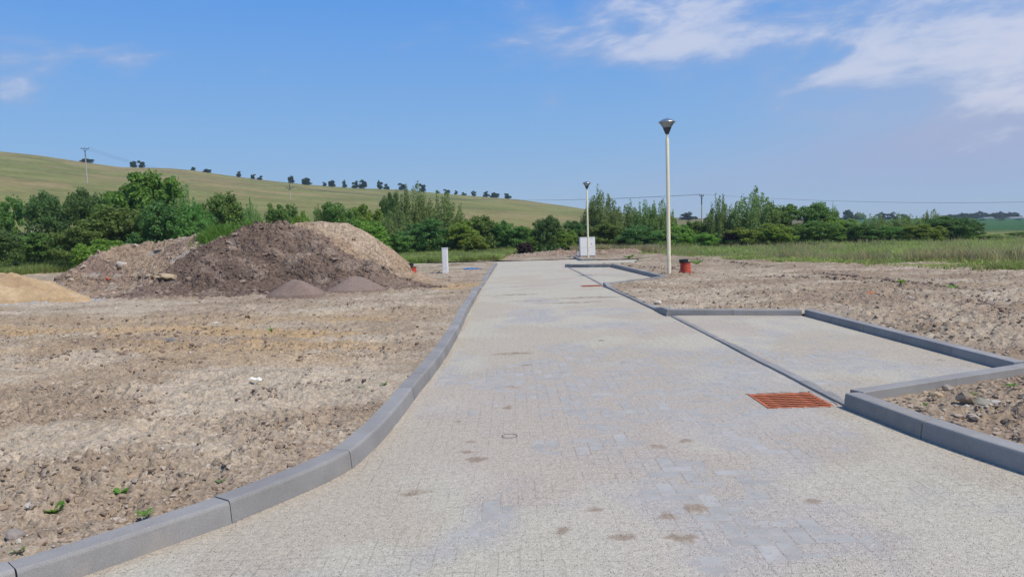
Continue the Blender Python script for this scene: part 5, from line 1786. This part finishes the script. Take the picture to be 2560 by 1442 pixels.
# single weeds in the soil
def weed(px, py, size, label, leaves=14, seed=1, upright=0.5, broad=0.35):
    rg_ = random.Random(seed)
    p_ = on_soil(px, py)
    m_ = MB()
    for k in range(leaves):
        a = rg_.uniform(0, 6.28); L_ = size * rg_.uniform(.55, 1.0); up = upright * rg_.uniform(.6, 1.4)
        d = Vector((math.cos(a), math.sin(a), 0)); s_ = Vector((-d.y, d.x, 0))
        w = L_ * broad * 0.5
        pts = []
        for t, ww in ((0, .15), (.35, .9), (.7, 1.0), (1.0, .05)):
            c_ = d * (L_ * t * (1 - 0.25 * up)) + Vector((0, 0, L_ * (up * t * (1.35 - 0.75 * t))))
            pts += [c_ - s_ * w * ww, c_ + Vector((0, 0, -w * 0.3 * ww)), c_ + s_ * w * ww]
        fs_ = []
        for i in range(3):
            for j in range(2):
                fs_.append((i * 3 + j, i * 3 + j + 1, i * 3 + j + 4, i * 3 + j + 3))
        m_.add(pts, fs_)
    o_ = m_.build('weed', M_weed, None, smooth=True)
    o_.location = p_
    tag(o_, label, 'weed', 'weeds in the bare soil')


weed(137, 1285, 0.085, 'bright green leafy weed in the soil near the bottom left', 16, 1, 0.9, 0.5)
weed(298, 1232, 0.075, 'sprawling green weed up right of the bright leafy weed', 10, 2, 0.45, 0.4)
weed(362, 1290, 0.075, 'spiky dark weed against the left kerb', 16, 3, 0.6, 0.22)
weed(48, 1378, 0.06, 'pale toothed weed beside the kerb at the bottom left corner', 10, 4, 0.5, 0.25)
weed(340, 1172, 0.06, 'thin grassy weed alone in the left soil', 8, 5, 0.9, 0.12)
weed(680, 832, 0.16, 'spiky grass tuft on the sandy soil left of the road', 16, 6, 0.9, 0.10)
weed(905, 970, 0.07, 'small weed beside the bend of the left kerb', 10, 7, 0.5, 0.4)
weed(960, 962, 0.06, 'second small weed touching the bend of the left kerb', 9, 8, 0.5, 0.4)
weed(553, 1205, 0.05, 'tiny weed close to the left kerb joint', 9, 9, 0.6, 0.3)
weed(2428, 991, 0.07, 'bright green weed among stones inside the near right kerb', 12, 10, 0.6, 0.5)
weed(2310, 1015, 0.05, 'small dull weed near the kerb corner on the right', 9, 11, 0.5, 0.4)
weed(2530, 965, 0.07, 'spreading weed by the parking bay kerb at the right edge', 14, 12, 0.35, 0.35)
weed(2440, 1045, 0.05, 'greyish weed low inside the near right kerb', 9, 13, 0.5, 0.3)
weed(2252, 708, 0.22, 'small green weed out on the right soil', 12, 14, 0.6, 0.4)
weed(2382, 722, 0.22, 'green weed on the right soil above the board scrap', 12, 15, 0.5, 0.4)
weed(1572, 646, 0.55, 'leafy clump on the soil right of the white cabinet', 20, 16, 0.6, 0.4)
weed(1740, 660, 0.45, 'low leafy clump behind the ribbed pipe shaft', 18, 17, 0.5, 0.4)
weed(126, 735, 0.30, 'thin weed at the foot of the sand pile', 9, 18, 1.2, 0.12)
weed(183, 728, 0.34, 'tall leafy weed at the right end of the sand pile', 16, 19, 1.3, 0.2)
weed(355, 662, 0.35, 'green weed cluster on the face of the rubble heap', 14, 20, 0.5, 0.4) if False else None
# ------------------------------------------------------------------ thin summer haze
hz_ = bpy.data.materials.new('haze'); hz_.use_nodes = True
hn = N(hz_.node_tree); hn.n.clear()
ho = hn.new('ShaderNodeOutputMaterial'); pv = hn.new('ShaderNodeVolumePrincipled')
pv.inputs['Color'].default_value = (0.72, 0.84, 1.0, 1)
pv.inputs['Density'].default_value = 0.00034
pv.inputs['Anisotropy'].default_value = 0.2
hn.l.new(pv.outputs[0], ho.inputs['Volume'])
hb = MB().box((0, 0, 0), (2040, 2040, 180)).build('haze', hz_)
tag(hb, 'thin pale summer haze filling the air over the fields', 'haze', kind='stuff')

print('SCENE BUILT', len(bpy.data.objects))
